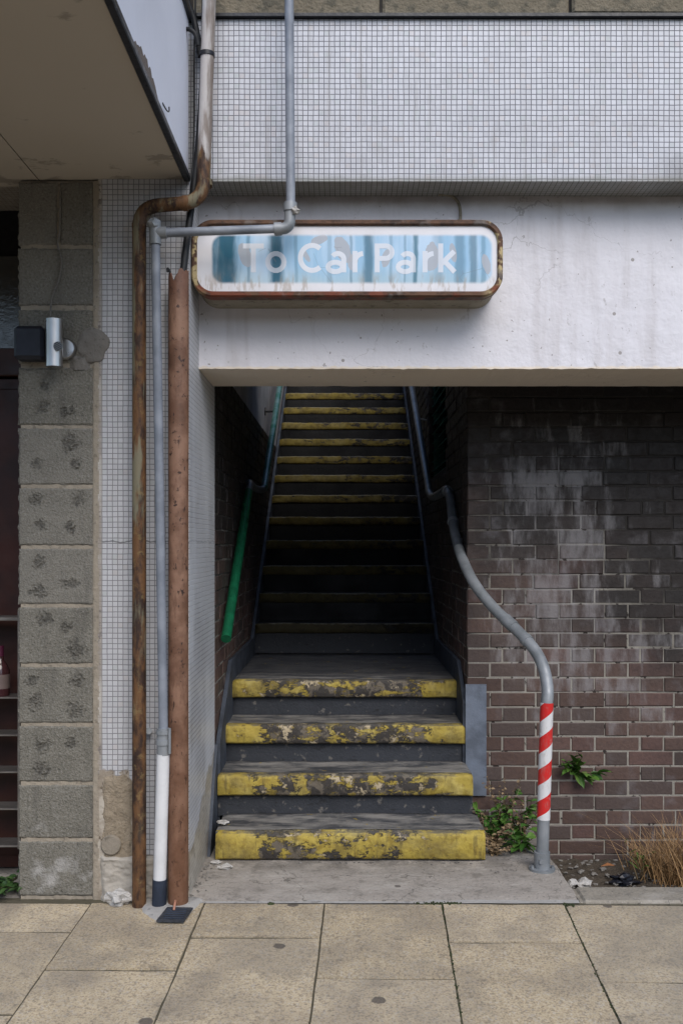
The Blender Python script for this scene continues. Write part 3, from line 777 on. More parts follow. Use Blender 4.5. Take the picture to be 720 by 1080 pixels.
# ------------------------------------------------------------------ lintel, mosaic band, stone wall
XE = 3.2
def wallsheet(mb, x0, x1, z0, z1, yf, yb, nx, nz, amp=.003, seed=0, rag=.002):
    """closed slab whose front and underside undulate slightly"""
    vs_ = []; fs = []
    def pt(i, j):
        x = x0+(x1-x0)*i/nx; z = z0+(z1-z0)*j/nz
        y = yf + amp*noise.noise(Vector((x*2.2, z*2.2, seed))) + amp*.35*noise.noise(Vector((x*11, z*11, seed)))
        if j == 0: z += rag*noise.noise(Vector((x*16, 4, seed))) + rag*noise.noise(Vector((x*50, 4, seed)))
        return (x, y, z)
    for j in range(nz+1):
        for i in range(nx+1): vs_.append(pt(i, j))
    m = nx+1
    for j in range(nz):
        for i in range(nx): fs.append((j*m+i, j*m+i+1, (j+1)*m+i+1, (j+1)*m+i))
    b0 = len(vs_)
    for i in range(m): x, y, z = vs_[i]; vs_.append((x, yb, z0 + rag*.7*noise.noise(Vector((x*12, 9, seed)))))
    for i in range(m): x, y, z = vs_[nz*m+i]; vs_.append((x, yb, z))
    for i in range(nx):
        fs.append((i, b0+i, b0+i+1, i+1)); fs.append((b0+i, b0+m+i, b0+m+i+1, b0+i+1)); fs.append((nz*m+i, nz*m+i+1, b0+m+i+1, b0+m+i))
    fs.append(tuple([j*m for j in range(nz+1)] + [b0+m, b0])); fs.append(tuple([j*m+nx for j in range(nz+1)] + [b0+m+nx, b0+nx]))
    mb.add(vs_, fs, sm=False); return mb
lt = wallsheet(MB(), XR - .004, XE, 1.994, 2.69, 3.73, 4.14, 220, 40, .004, 2, .0028)
solo('lintel', lt, MT['lintel'], 'deep white painted concrete beam spanning the top of the stair entrance', 'beam', (1.3, 3.93, 1.994))
bd = MB(); bd.box(-.568, XE, 3.575, 3.95, 2.672, 3.283)
solo('mosaic_band', bd, MT['mosaic'], 'horizontal wall band of small white mosaic tiles above the white beam', 'tiled wall', (1.3, 3.7, 2.672))
bw = MB(); bw.box(-3.4, -.572, 3.60, 3.95, 2.664, 3.283)
solo('tiled_wall', bw, MT['mosaic_p'], 'dim strip of grubby mosaic wall squeezed between white canopy and painted downpipe', 'tiled wall', (-2, 3.7, 2.66))
lg = MB(); lg.box(-.66, XE, 3.555, 3.62, 3.285, 3.297); 
solo('metal_flashing', lg, MT['trim'], 'thin dark metal strip along the top edge of the mosaic band', 'flashing', (1.3, 3.58, 3.285))
sw = MB(); z = 3.31; row = 0
while z < 4.7:
    x = -1.6 + (0.3 if row % 2 else 0) ; 
    if row == 0: x = .135 - .72*3
    while x < XE:
        L = .72 if row == 0 else rng.uniform(.4, .8); sw.box(x+.005, x+L-.005, 3.60+rng.uniform(-.006, .006), 3.85, z+.004, z+.216, bev=.010, jit=.004); x += L
    z += .22; row += 1
th = thing('stone_wall', 'weathered brown sandstone block wall above the mosaic band', 'wall', (1, 3.72, 3.3))
obj('stone_blocks', sw, MT['stone'], th)
sm_ = MB(); sm_.box(-1.6, XE, 3.618, 3.84, 3.298, 4.7); obj('mortar', sm_, MT['mortar'], th)
rs = MB(); rs.box(-.9, XE, 3.95, 5.9, 2.60, 2.9)
solo('ceiling_slab', rs, MT['wallw'], 'shadowed concrete slab over the foot of the stairs behind the white beam', 'ceiling', (1, 4.9, 2.6))

# ------------------------------------------------------------------ brick walls
BH = 0.0685; BL = 0.212
def brickwall(mb, mmb, plane, c0, a0, a1, z0, z1, facing, flip=1, holes=(), prob=0.0, deep=.09):
    """plane 'y': wall face at y=c0 running along x ; plane 'x': face at x=c0 running along y. facing = sign of outward normal"""
    row = 0; z = z0
    while z < z1 - .01:
        zt = min(z + BH, z1)
        flem = True if z < 1.0 else (row % 3 == 0)
        a = a0; k = row
        first = True
        while a < a1 - .01:
            if flem:
                L = BL if (k % 2 == 0) else BL/2 + .002
                if first and k % 2 == 0: L = BL*.78
            else:
                L = BL if not first else (BL/2 if row % 2 else BL)
            if rng.random() < .05: L += rng.uniform(-.012, .012)
            b = min(a + L, a1); k += 1; first = False
            if b - a < .02: a = b; continue
            mid = ((a+b)/2, (z+zt)/2)
            if not any(h[0] < mid[0] < h[1] and h[2] < mid[1] < h[3] for h in holes):
                gq = .0034; f = c0 + facing*rng.uniform(-.0045, .0015)
                back = c0 - facing*deep
                j = lambda: rng.uniform(-.0019, .0019)
                A, B, Z0, Z1 = a+gq+j(), b-gq+j(), z+gq+j(), zt-gq+j()
                bv = .0035
                def q(aa, zz, cc_): return (aa, cc_, zz) if plane == 'y' else (cc_, aa, zz)
                o_ = [(A, Z0), (B, Z0), (B, Z1), (A, Z1)]
                i_ = [(A+bv+j(), Z0+bv+j()), (B-bv+j(), Z0+bv+j()), (B-bv+j(), Z1-bv+j()), (A+bv+j(), Z1-bv+j())]
                vv = [q(*t, f) for t in i_] + [q(*t, f - facing*.003) for t in o_] + [q(*t, back) for t in o_]
                ff = [(0, 1, 2, 3)] + [(s_, (s_+1) % 4, 4+(s_+1) % 4, 4+s_) for s_ in range(4)] + [(4+s_, 4+(s_+1) % 4, 8+(s_+1) % 4, 8+s_) for s_ in range(4)] + [(8, 9, 10, 11)]
                mb.add(vv, ff)
            a = b
        z = zt; row += 1
# right front-facing wall
th = thing('brick_wall', 'stained purple-brown brick wall facing the street right of the stairs', 'brick wall', (1.6, 4.5, -.2))
w1 = MB(); brickwall(w1, None, 'y', 4.40, .563, 3.1, -.205, 2.60, -1); obj('bricks', w1, MT['brick'], th)
mm = MB(); mm.box(.570, 3.1, 4.4055, 4.6, -.3, 2.6); obj('mortar', mm, MT['mortar'], th)
# right stairwell wall
th = thing('brick_wall', 'dark brick side wall of the stairwell on the right with a louvre in it', 'brick wall', (.65, 7, .3))
w1 = MB(); brickwall(w1, None, 'x', .563, 4.402, 11.0, -.205+BH*4, 4.2, -1, holes=[(5.3, 6.45, 1.72, 3.0)]); obj('bricks', w1, MT['brick'], th)
mm = MB(); mm.box(.5685, .68, 4.41, 5.3, -.3, 4.2); mm.box(.5685, .68, 6.45, 11, -.3, 4.2); mm.box(.5685, .68, 5.3, 6.45, -.3, 1.74); mm.box(.5685, .68, 5.3, 6.45, 2.98, 4.2)
obj('mortar', mm, MT['mortar'], th)
lv = thing('louvre', 'dark green slatted louvre high in the right stairwell wall', 'louvre', (.62, 5.88, 1.72))
f = MB(); f.box(.60, .67, 5.3, 5.33, 1.74, 2.98); f.box(.60, .67, 6.42, 6.45, 1.74, 2.98); f.box(.60, .67, 5.33, 6.42, 1.74, 1.77); f.box(.60, .67, 5.33, 6.42, 2.95, 2.98); obj('louvre_frame', f, MT['louv'], lv)
f = MB(); z = 1.80
while z < 2.94: f.extr([(.585, z), (.590, z-.005), (.66, z+.055), (.655, z+.06)], 'y', 5.33, 6.42); z += .062
obj('slats', f, MT['louv'], lv)
f = MB(); f.box(.675, .70, 5.28, 6.47, 1.7, 3.0); obj('back_plate', f, MT['dark'], lv)
# left stairwell wall
th = thing('brick_wall', 'dark brick side wall of the stairwell on the left with pale render above', 'brick wall', (-.65, 7, .3))
w1 = MB(); brickwall(w1, None, 'x', -.572, 4.185, 11.0, -.0, 2.115, 1); obj('bricks', w1, MT['brick'], th)
mm = MB(); mm.box(-.70, -.5775, 4.185, 11, -.3, 2.115); obj('mortar', mm, MT['mortar'], th)
mm = MB(); mm.box(-.70, -.585, 4.145, 11, 2.117, 4.2); obj('rendered_top', mm, MT['wallw'], th)
ew = MB(); ew.box(-3, 3, 11.0, 11.2, 2.6, 6.0)
solo('end_wall', ew, MT['opp'], 'brick wall closing the top of the stairs', 'wall', (0, 11.1, 2.6))

# ------------------------------------------------------------------ staircase
st = thing('staircase', 'steep black concrete staircase with worn yellow nosings rising between brick walls', 'staircase', (0, 3.87, 0))
def step(zt, yn, yb, zb, x0, x1, ymat, nh, over, seed, name='step', body_z0=None, lip=.05, rad=.018):
    nx = 90
    def strip(prof, x0, x1, amp, cap=True):
        mb = MB(); vs_ = []; m = len(prof)
        for i in range(nx+1):
            x = x0+(x1-x0)*i/nx
            # ends round off
            e = min(x-x0, x1-x); er = max(0, (.03-e)/.03)**2
            sag = .0035*noise.noise(Vector((x*2.3, seed*1.7, 0)))
            for (y, z, kk) in prof:
                a = amp*(noise.noise(Vector((x*5, y*5+seed, z*7))) + .6*noise.noise(Vector((x*22, y*9+seed, z*22))) + .5*noise.noise(Vector((x*60, seed, z*60))))*kk
                vs_.append((x, y - a*.9 + er*.012*kk, z + a*.7 + sag*min(1, kk*2) - er*.008*kk))
        fs = []
        for i in range(nx):
            for k in range(m-1): fs.append((i*m+k, (i+1)*m+k, (i+1)*m+k+1, i*m+k+1))
        mb.add(vs_, fs, sm=True)
        mb.add(vs_[:m], [tuple(range(m))]); mb.add(vs_[nx*m:], [tuple(range(m-1, -1, -1))])
        return mb
    # body: riser set back by `over`, tread running to yb
    pr = [(yn+over, zb, .3), (yn+over, zb+(zt-zb)*.5, .6), (yn+over, zt-nh+.004, .6), (yn+over+.004, zt-.02, .3), (yn+over+.012, zt-.005, .3)]
    n = 7
    for k in range(n+1): pr.append((yn+over+.02 + (yb-yn-over-.02)*k/n, zt-.0005 - (.003 if 1 < k < n-1 else 0), .6))
    pr += [(yb, zb, 0)]
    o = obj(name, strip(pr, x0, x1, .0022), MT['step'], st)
    pn = [(yn+over+.002, zt-nh, .3), (yn+.006, zt-nh, .6), (yn, zt-nh+.008, 1), (yn, zt-nh*.5, 1)]
    for k in range(5):
        a = math.pi/2*k/4; pn.append((yn+rad-rad*math.cos(a), zt-rad+rad*math.sin(a)+.003, 1))
    pn += [(yn+lip*.7, zt+.003, .8), (yn+lip, zt+.0025, .5), (yn+lip+.004, zt-.004, .2)]
    obj('nosing', strip(pn, x0+.0015, x1-.0015, .0055), ymat, o)
    return o
RI = 0.172
zs = [.121, .293, .465, .637]; ys = [3.89, 4.14, 4.39, 4.64]
x0s = [-.535, -.560, -.564, -.556]; x1s = [.577, .560, .562, .547]
step(zs[0], ys[0], ys[1]+.04, 0.003, x0s[0], x1s[0], MT['yel1'], .112, .012, 1, lip=.035, rad=.028)
step(zs[1], ys[1], ys[2]+.04, zs[0]-.01, x0s[1], x1s[1], MT['yel'], .088, .030, 2)
step(zs[2], ys[2], ys[3]+.04, zs[1]-.01, x0s[2], x1s[2], MT['yel'], .085, .030, 3)
step(zs[3], ys[3], 5.84, zs[2]-.01, x0s[3], x1s[3], MT['yel'], .082, .030, 4)
for k in range(15):
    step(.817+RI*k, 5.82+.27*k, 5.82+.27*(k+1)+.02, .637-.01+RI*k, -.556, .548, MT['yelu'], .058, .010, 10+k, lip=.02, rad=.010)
cr = MB(); cr.box(-.55, .54, 4.75, 5.8, .0, .60); obj('core', cr, MT['step'], st)
# strings: painted skirting following the stairs
def line(y, off):
    if y < 4.64: return .637 + (y-4.64)*.69 + off
    if y < 5.72: return .637 + off
    return .637 + (y-5.72)*.637 + off
def string(xa, xb, ya, yb, off, name):
    ys_ = [ya, 4.64, 5.72, yb] if ya < 4.64 else [ya, 5.72, yb]
    top = [(y, line(y, off)) for y in ys_]; bot = [(y, line(y, off)-.40) for y in reversed(ys_)]
    return obj(name, MB().extr(top + bot, 'x', xa, xb), MT['flank'], st)
string(-.5715, -.553, 4.19, 10.2, .10, 'skirting'); string(.545, .5625, 4.405, 10.2, .10, 'skirting')
fl_ = MB(); wallsheet(fl_, .556, .652, .14, .655, 4.388, 4.402, 12, 40, .002, 5, .0); obj('painted_flank', fl_, mat_flat('pale_blue_grey_paint', (0.12, 0.14, 0.175), .7, var=.25, scale=12, bs=.5), st)
lf = MB(); lf.extr([(3.95, 0), (4.185, 0), (4.185, .42), (4.10, .30)], 'x', -.5745, -.562); obj('painted_flank', lf, MT['flank'], st)

# ------------------------------------------------------------------ canopy
th = thing('canopy', 'overhanging canopy with beige underside and white fascia at upper left', 'canopy', (-2, 3.5, 2.65))
f = MB(); f.box(-1.131, -.585, 2.15, 3.575, 2.652, 2.68); f.box(-3.4, -1.136, 2.15, 3.575, 2.652, 2.68); obj('soffit', f, MT['soffit'], th)
f = MB(); f.box(-1.16, -1.10, 2.15, 3.575, 2.682, 2.70); obj('seam_backing', f, MT['dark'], th)
f = MB(); wallsheet(f, 0, 1, 0, 1, 0, .02, 1, 1, 0)
f = MB(); f.box(-.590, -.578, 2.15, 3.50, 2.664, 3.235); f.box(-3.4, -.590, 2.15, 2.162, 2.664, 3.235); obj('fascia', f, MT['white'], th)
f = MB(); f.box(-.594, -.570, 2.14, 3.497, 2.640, 2.6635, bev=.003); f.box(-3.4, -.594, 2.13, 2.164, 2.640, 2.6635); obj('edge_trim', f, MT['trim'], th)
f = MB(); f.box(-.600, -.566, 2.14, 3.49, 3.2355, 3.268, bev=.003); obj('top_trim', f, MT['trim'], th)
f = MB(); f.box(-3.4, -.601, 2.163, 3.57, 3.20, 3.24); obj('top_deck', f, MT['trim'], th)
# peeled patches on the fascia
f = MB()
def fascia_patch(mb, pts, r=None):
    mb.add([(-.5772, y, z) for (y, z) in pts], [tuple(range(len(pts)))], r)
pp = []
for i in range(22):
    t = i/21; y = 2.58+.36*t; pp.append((y, 2.6635 + (.005 + .045*math.sin(math.pi*t)**.7 * (1+.5*noise.noise(Vector((y*40, 0, 0)))))))
fascia_patch(f, [(2.58, 2.6636)] + pp + [(2.94, 2.6636)])
obj('peeled_patch', f, mat_rend('bare_board', (0.10, 0.08, 0.07), (0.20, 0.17, 0.15), 30), th, normals=False)
hk = MB(); a = P(176, 113, 3.05); hk.tube(smooth([(-.578, 3.0, 2.70), (-.570, 3.03, 2.69), (-.568, 3.06, 2.70), (-.568, 3.06, 2.715)], 4), .0022, 8)
obj('wire_hook', hk, MT['trim'], th)

# ------------------------------------------------------------------ pipes
def ring(mb, a, b, r): return mb.tube([a, b], r, 24)
# rusty waste pipe
w_ = thing('waste_pipe', 'rusty iron waste pipe bending left beneath the canopy, its upper length painted white', 'pipe', (-.745, 3.43, 0))
D1 = 3.43
pts = bend([P(222.5, -60, 3.47), P(217, 120, 3.47), P(214, 213, D1), P(147, 218, D1), P(147, 961, D1)], .075, 8)
full = []
for i in range(len(pts)-1):
    n = max(1, int((pts[i+1]-pts[i]).length/.08))
    for k in range(n): full.append(pts[i].lerp(pts[i+1], k/n))
full.append(pts[-1]); obj('pipe_run', MB().tube(full, .0248, 24), MT['waste'], w_)
for (a, b, rr) in ((P(218.4, 56, 3.47), P(218.3, 60, 3.47), .029), (P(216.4, 190, 3.455), P(216, 196, 3.452), .0275), (P(198, 214.2, D1), P(193, 214.6, D1), .0275), (P(147, 236, D1), P(147, 240, D1), .0262)):
    obj('joint_collar', ring(MB(), a, b, rr), MT['trim'] if rr == .029 else MT['waste'], w_)
# galvanised conduit
c_ = thing('conduit', 'slim pale grey conduit crossing in front of the sign then dropping to the pavement', 'pipe', (-.66, 3.38, 0))
DD = 3.40
a = bend([P(305.5, -60, 3.44), P(306, 219, 3.44)], .03)
obj('upper_pipe', MB().tube([P(304.5, -60, 3.44), P(306.5, 218, 3.44)], .0165, 20), MT['conduit'], c_)
obj('cross_pipe', MB().tube([P(299, 241, 3.44), P(170, 245.5, DD)], .0155, 20), MT['conduit'], c_)
obj('drop_pipe', MB().tube([P(164, 256, DD), P(168.5, 520, DD), P(172.5, 772, 3.41)], .0165, 20), MT['conduit'], c_)
el = MB(); el.tube(bend([P(306.5, 214, 3.44), P(305, 241, 3.44), P(289, 241.5, 3.44)], .03), .0205, 20); ring(el, P(306.3, 214, 3.44), P(306, 223, 3.44), .0245); ring(el, P(297, 241.3, 3.44), P(289.5, 241.7, 3.44), .0235)
obj('elbow', el, MT['galv'], c_)
lk = MB(); lk.lump(P(311, 222, 3.42), .013, 3, 2, .6); obj('sealant_blob', lk, MT['stonec'], c_)
el = MB(); ring(el, P(163.5, 233, DD), P(164, 258, DD), .0215); ring(el, P(163, 245.5, DD), P(176, 245.2, DD), .021); el.lump(P(162, 236, 3.39), .022, 5, 2, .35)
obj('tee', el, MT['galv'], c_)
el = MB(); ring(el, P(172.5, 768, 3.41), P(172.5, 796, 3.41), .0235); ring(el, P(172.5, 770, 3.41), P(172.5, 774, 3.41), .0275); ring(el, P(172.4, 780, 3.41), P(172.4, 785, 3.41), .0275)
el.tube([P(179, 768, 3.39), P(179, 795, 3.39)], .005, 8)
obj('coupling', el, MT['galv'], c_)
obj('plastic_pipe', MB().tube([P(172.3, 795, 3.41), P(168.5, 930, 3.42)], .0235, 22), MT['pvc'], c_)
obj('rubber_sleeve', MB().tube([P(168.7, 927, 3.42), P(167.8, 963, 3.42)], .0258, 22), MT['navy'], c_)
f = MB(); ring(f, P(157, 771, 3.46), P(157, 771, 3.51), .012); obj('wall_fixing', f, MT['galv'], c_)
# brown soil pipe with broken top
b_ = thing('brown_pipe', 'wide brown painted iron pipe with a jagged broken top under the black cables', 'pipe', (-.62, 3.44, 0))
r0 = .0365; n = 72; vs_ = []; fs = []; m = 20; top = P(188.5, 290, 3.44); bot = P(188, 960, 3.44)
for j in range(m+1):
    for k in range(n):
        a = 2*math.pi*k/n; t = j/m; c = bot.lerp(top, t)
        z = c.z
        if j == m: z += .045*noise.noise(Vector((math.cos(a)*1.3+.7, math.sin(a)*1.3, 4))) + .010*noise.noise(Vector((math.cos(a)*3, math.sin(a)*3, 1))) + .012*math.cos(a)
        vs_.append((c.x + r0*math.cos(a)*(1+.02*math.sin(t*9)), c.y + r0*math.sin(a), z))
for j in range(m):
    for k in range(n): fs.append((j*n+k, j*n+(k+1) % n, (j+1)*n+(k+1) % n, (j+1)*n+k))
mb = MB(); mb.add(vs_, fs, sm=True)
inn = [(c[0] + (v_[0]-c[0])*.86, c[1] + (v_[1]-c[1])*.86, v_[2]) for v_ in vs_ for c in [(bot.lerp(top, 0).x, 3.44)]]
mb.add(inn, fs, sm=True); tp = [vs_[m*n+k] for k in range(n)] + [inn[m*n+k] for k in range(n)]
mb.add(tp, [(k, (k+1) % n, n+(k+1) % n, n+k) for k in range(n)])
obj('pipe_run', mb, MT['brownp'], b_, normals=False)
# black cables rising out of the broken pipe
cb = thing('cable_bundle', 'black cables rising from the broken brown pipe up behind the downpipe', 'cable', (-.62, 3.44, 2.2))
obj('cable', MB().tube(smooth([P(190, 330, 3.45), P(193, 290, 3.46), P(199, 240, 3.47), P(207, 180, 3.49), P(212, 120, 3.52), P(215, 60, 3.53), P(217, -30, 3.53)]), .013, 12), MT['black'], cb)
obj('cable', MB().tube(smooth([P(182, 320, 3.43), P(180, 290, 3.42), P(177, 283, 3.42), P(177, 287, 3.42)]), .0045, 10), MT['black'], cb)
obj('cable', MB().tube(smooth([P(186, 320, 3.45), P(190, 292, 3.46), P(196, 245, 3.475), P(203, 180, 3.50), P(205, 120, 3.53), P(205, 60, 3.54), P(207, -30, 3.54)]), .0035, 10), MT['black'], cb)
obj('hose', MB().tube(smooth([P(194, 31, 3.46), P(200, 31, 3.45), P(206, 36, 3.45), P(209, 48, 3.46)]), .008, 10), MT['black'], cb)
obj('hose', MB().tube(smooth([P(192, -30, 3.5), P(197, 0, 3.5), P(205, 22, 3.52), P(212, 60, 3.53)]), .012, 10), MT['black'], cb)
# thin painted wire down the beam to the sign
f = MB(); f.tube(smooth([P(462, 205, 3.71), P(474, 206, 3.72), P(482, 212, 3.725), P(485, 222, 3.725), P(485, 236, 3.72)]), .006, 10)
solo('sign_cable', f, MT['cabinet'], 'short dirty cable curving over the white beam into the top of the sign', 'cable', tuple(P(485, 236, 3.72)))

# ------------------------------------------------------------------ sign
SX0, SX1 = (202-364)*3.53/1000, (530-364)*3.53/1000
SZ0, SZ1 = EYE + (575-313)*3.53/1000, EYE + (575-231.5)*3.53/1000
def rrect(x0, x1, z0, z1, r, n=8):
    out = []
    for (cx, cz, a0) in ((x1-r, z1-r, 0), (x0+r, z1-r, 90), (x0+r, z0+r, 180), (x1-r, z0+r, 270)):
        for k in range(n+1): a = R(a0+90*k/n); out.append((cx+r*math.cos(a), cz+r*math.sin(a)))
    return out
sg = thing('sign', 'weathered illuminated box sign in rusty frame reading To Car Park on the white beam', 'sign', ((SX0+SX1)/2, 3.73, SZ0))
cbn = MB(); cbn.extr(rrect(SX0+.006, SX1-.006, SZ0+.006, SZ1-.006, .072), 'y', 3.545, 3.735); obj('cabinet', cbn, MT['cabinet'], sg)
o_ = rrect(SX0, SX1, SZ0, SZ1, .080, 12); i1 = rrect(SX0+.020, SX1-.020, SZ0+.021, SZ1-.021, .062, 12); n = len(o_)
prof = [(0, 3.58), (0, 3.532), (.25, 3.526), (.75, 3.526), (1, 3.532), (1, 3.544)]
vs_ = []; fs = []
for (t, y) in prof:
    for k in range(n):
        x = o_[k][0]*(1-t)+i1[k][0]*t; z = o_[k][1]*(1-t)+i1[k][1]*t; vs_.append((x, y, z))
for j in range(len(prof)-1):
    for k in range(n): fs.append((j*n+k, j*n+(k+1) % n, (j+1)*n+(k+1) % n, (j+1)*n+k))
mb = MB(); mb.add(vs_, fs); obj('frame', mb, MT['frame'], sg)
mb = MB(); mb.extr(rrect(SX0+.018, SX1-.018, SZ0+.019, SZ1-.019, .063, 12), 'y', 3.5385, 3.5448); pn = obj('panel', mb, MT['sign'], sg)
# lettering
LW = 5.3
def ribbon(mb, pts, yoff, w_=LW, closed=False):
    n = len(pts); vs_ = []
    for i, (x, y) in enumerate(pts):
        a = pts[(i-1) % n] if (closed or i > 0) else pts[i]; b = pts[(i+1) % n] if (closed or i < n-1) else pts[i]
        dx, dy = b[0]-a[0], b[1]-a[1]; L = math.hypot(dx, dy) or 1; nx, ny = -dy/L*w_/2, dx/L*w_/2
        for s_ in (1, -1):
            q = P(x+nx*s_, y+ny*s_, 3.53); vs_.append((q.x, 3.5382-yoff, q.z)); vs_.append((q.x, 3.5386, q.z))
    fs = []
    for i in range(n if closed else n-1):
        a = i*4; b = ((i+1) % n)*4
        fs += [(a, b, b+2, a+2), (a, a+1, b+1, b), (a+2, b+2, b+3, a+3)]
    if not closed: fs += [(0, 2, 3, 1), ((n-1)*4, (n-1)*4+1, (n-1)*4+3, (n-1)*4+2)]
    mb.add(vs_, fs)
def arc(cx, cy, rx, ry, a0, a1, n=18): return [(cx+rx*math.cos(R(a0+(a1-a0)*k/n)), cy-ry*math.sin(R(a0+(a1-a0)*k/n))) for k in range(n+1)]
B_, CT, XT, H = 286.5, 256.0, 264.0, LW/2
def g_T(x0, x1): return [([(x0, CT+H), (x1, CT+H)], 0), ([((x0+x1)/2, CT+H), ((x0+x1)/2, B_)], 0)]
def g_o(x0, x1): return [(arc((x0+x1)/2, (XT+B_+.8)/2, (x1-x0)/2-H, (B_+.8-XT)/2-H, 0, 340, 17), 1)]
def g_C(x0, x1): return [(arc((x0+x1)/2+1.5, (CT+B_)/2, (x1-x0)/2-H+1.5, (B_-CT)/2-H+.6, 48, 312, 24), 0)]
def g_a(x0, x1):
    my = (XT+B_)/2+1.5
    return [([(x1-H, B_), (x1-H, XT+8)] + arc(x1-H-6.2, XT+8.2, 6.2, 8.2-H, 5, 150, 12), 0), (arc((x0+x1-H)/2, my+4.1, (x1-x0)/2-H, 5.0, 0, 340, 17), 1)]
def g_r(x0, x1): return [([(x0+H, XT), (x0+H, B_)], 0), (arc(x1-.5, XT+11, x1-x0-H-.5, 11-H, 180, 95, 10), 0)]
def g_P(x0, x1): return [([(x0+H, CT), (x0+H, B_)], 0), ([(x0+H, CT+H), (x1-9, CT+H)] + arc(x1-9, CT+9.2, 9-H, 9.2-H, 88, -88, 14) + [(x1-9, CT+15.8), (x0+H, CT+15.8)], 0)]
def g_k(x0, x1): return [([(x0+H, CT), (x0+H, B_)], 0), ([(x1-3, XT+.3), (x0+H+1, 277.5)], 0), ([(x0+H+3.8, 274.5), (x1-2.5, B_-.3)], 0)]
for fn, x0, x1 in ((g_T, 256, 278), (g_o, 279.5, 302), (g_C, 314, 341), (g_a, 344.5, 365), (g_r, 371.5, 384), (g_P, 395, 416), (g_a, 418.5, 438.5), (g_r, 445.5, 458.5), (g_k, 462, 482)):
    mb = MB()
    for i, (pts, cl) in enumerate(fn(x0, x1)): ribbon(mb, pts, .0002*i, closed=bool(cl))
    obj('letter', mb, MT['letter'], sg)

# ------------------------------------------------------------------ wall light, dark box
wl = thing('wall_light', 'stainless steel cylinder wall light on the concrete blocks', 'wall light', tuple(P(57.5, 387, 3.43)))
c0, c1 = P(57.5, 387, 3.43), P(57.5, 337, 3.43); mb = MB(); mb.tube([c0, c1], .030, 32); obj('body', mb, MT['inox'], wl)
mb = MB(); mc = P(71, 367, 3.47); mb.tube([(mc.x-.012, 3.505, mc.z), (mc.x-.012, 3.485, mc.z), (mc.x-.012, 3.478, mc.z)], [.040, .040, .034], 28); obj('mount', mb, MT['inox'], wl)
mb = MB(); g0 = P(62, 365, 3.40)
mb.tube([(g0.x-.002, 3.4045, g0.z), (g0.x-.002, 3.398, g0.z)], .0165, 24); obj('sensor', mb, MT['galv'], wl)
mb = MB()
for i in range(-2, 3): 
    L = math.sqrt(max(0, .0155**2-(i*.0062)**2)); a = Vector((1, 0, .55)).normalized(); b = Vector((-.55, 0, 1)).normalized(); c = Vector((g0.x-.002, 3.3975, g0.z)) + b*i*.0062
    mb.tube([c-a*L, c+a*L], .0016, 6)
obj('sensor_grille', mb, MT['black'], wl)
mb = MB(); mb.box(P(17, 0, 3.46).x, P(48.5, 0, 3.46).x, 3.43, 3.505, P(0, 380, 3.46).z, P(0, 345, 3.46).z, bev=.012)
solo('junction_box', mb, MT['darkbox'], 'square black plastic box left of the steel wall light', 'box', tuple(P(33, 380, 3.46)))
f = MB(); f.tube(smooth([P(53, 338, 3.485), P(55, 315, 3.49), P(62, 295, 3.492), P(65, 275, 3.492), P(61, 258, 3.492), P(63, 245, 3.495), P(64, 200, 3.497)]), .0035, 8)
solo('lamp_cable', f, MT['patchc'], 'thin grey cable running up the blocks from the steel wall light', 'cable', tuple(P(53, 338, 3.485)))

# ------------------------------------------------------------------ doorway at far left
dr = thing('door', 'dark red timber door with a dark glass pane at the left edge', 'door', (-1.7, 3.85, 0))
f = MB(); f.box(-2.3, -1.20, 3.80, 3.85, 1.98, 2.09, bev=.004); f.box(-1.245, -1.196, 3.79, 3.88, 0, 2.66, bev=.003); obj('frame', f, MT['wood'], dr)
f = MB(); f.box(-2.3, -1.247, 3.84, 3.86, 2.09, 2.47); obj('pane', f, MT['glass'], dr)
f = MB(); f.box(-2.3, -1.248, 3.83, 3.88, 0, 1.97)
for i in range(7): f.box(-1.30-.13*i-.115, -1.30-.13*i, 3.818, 3.8305, .05, 1.93, bev=.004)
obj('panel', f, MT['wood'], dr)
f = MB(); f.box(-2.3, -1.2, 3.86, 3.9, 2.47, 2.66); obj('transom', f, MT['dark'], dr)
rk = thing('shelf_rack', 'metal wire rack of shallow shelves in the doorway beside the block pier', 'shelf rack', (-1.45, 3.7, .1))
for yy, t in ((651, .014), (735.5, .006), (775, .006), (814, .006), (853, .006), (892, .007)):
    z = EYE + (575-yy)*3.66/1000; f = MB(); f.box(-1.75, -1.262, 3.66, 3.765, z-t, z, bev=.002); obj('shelf', f, MT['shelf'], rk)
z0, z1 = EYE + (575-895)*3.66/1000, EYE + (575-645)*3.66/1000
f = MB(); f.box(-1.2615, -1.252, 3.655, 3.665, z0, z1); obj('upright', f, MT['shelf'], rk)
f = MB(); f.box(-1.2615, -1.252, 3.76, 3.77, z0, z1); obj('upright', f, MT['shelf'], rk)
zb = EYE + (575-735.5)*3.66/1000
bt = thing('bottle', 'dark pinkish bottle with magenta cap on the rack by the doorway', 'bottle', (-1.343, 3.70, zb))
mb = MB(); mb.tube([(-1.343, 3.70, zb+.001), (-1.343, 3.70, zb+.10), (-1.343, 3.70, zb+.125), (-1.343, 3.70, zb+.14), (-1.343, 3.70, zb+.155)], [.034, .034, .024, .012, .012], 24); obj('glass_body', mb, MT['bottle'], bt)
mb = MB(); mb.tube([(-1.343, 3.70, zb+.153), (-1.343, 3.70, zb+.195)], .012, 16); obj('cap', mb, MT['pinkcap'], bt)
mb = MB(); mb.tube([(-1.343, 3.70, zb+.03), (-1.343, 3.70, zb+.085)], .0345, 24, cap=False); obj('paper_label', mb, mat_flat('label_paper', (.16, .12, .11), .6), bt)
bk_ = MB(); bk_.box(-2.6, -1.19, 3.905, 3.93, -.1, 2.7); obj('backing', bk_, MT['dark'], dr)
ds = MB(); ds.box(-2.4, -1.21, 3.50, 3.9, -.1, -.012)
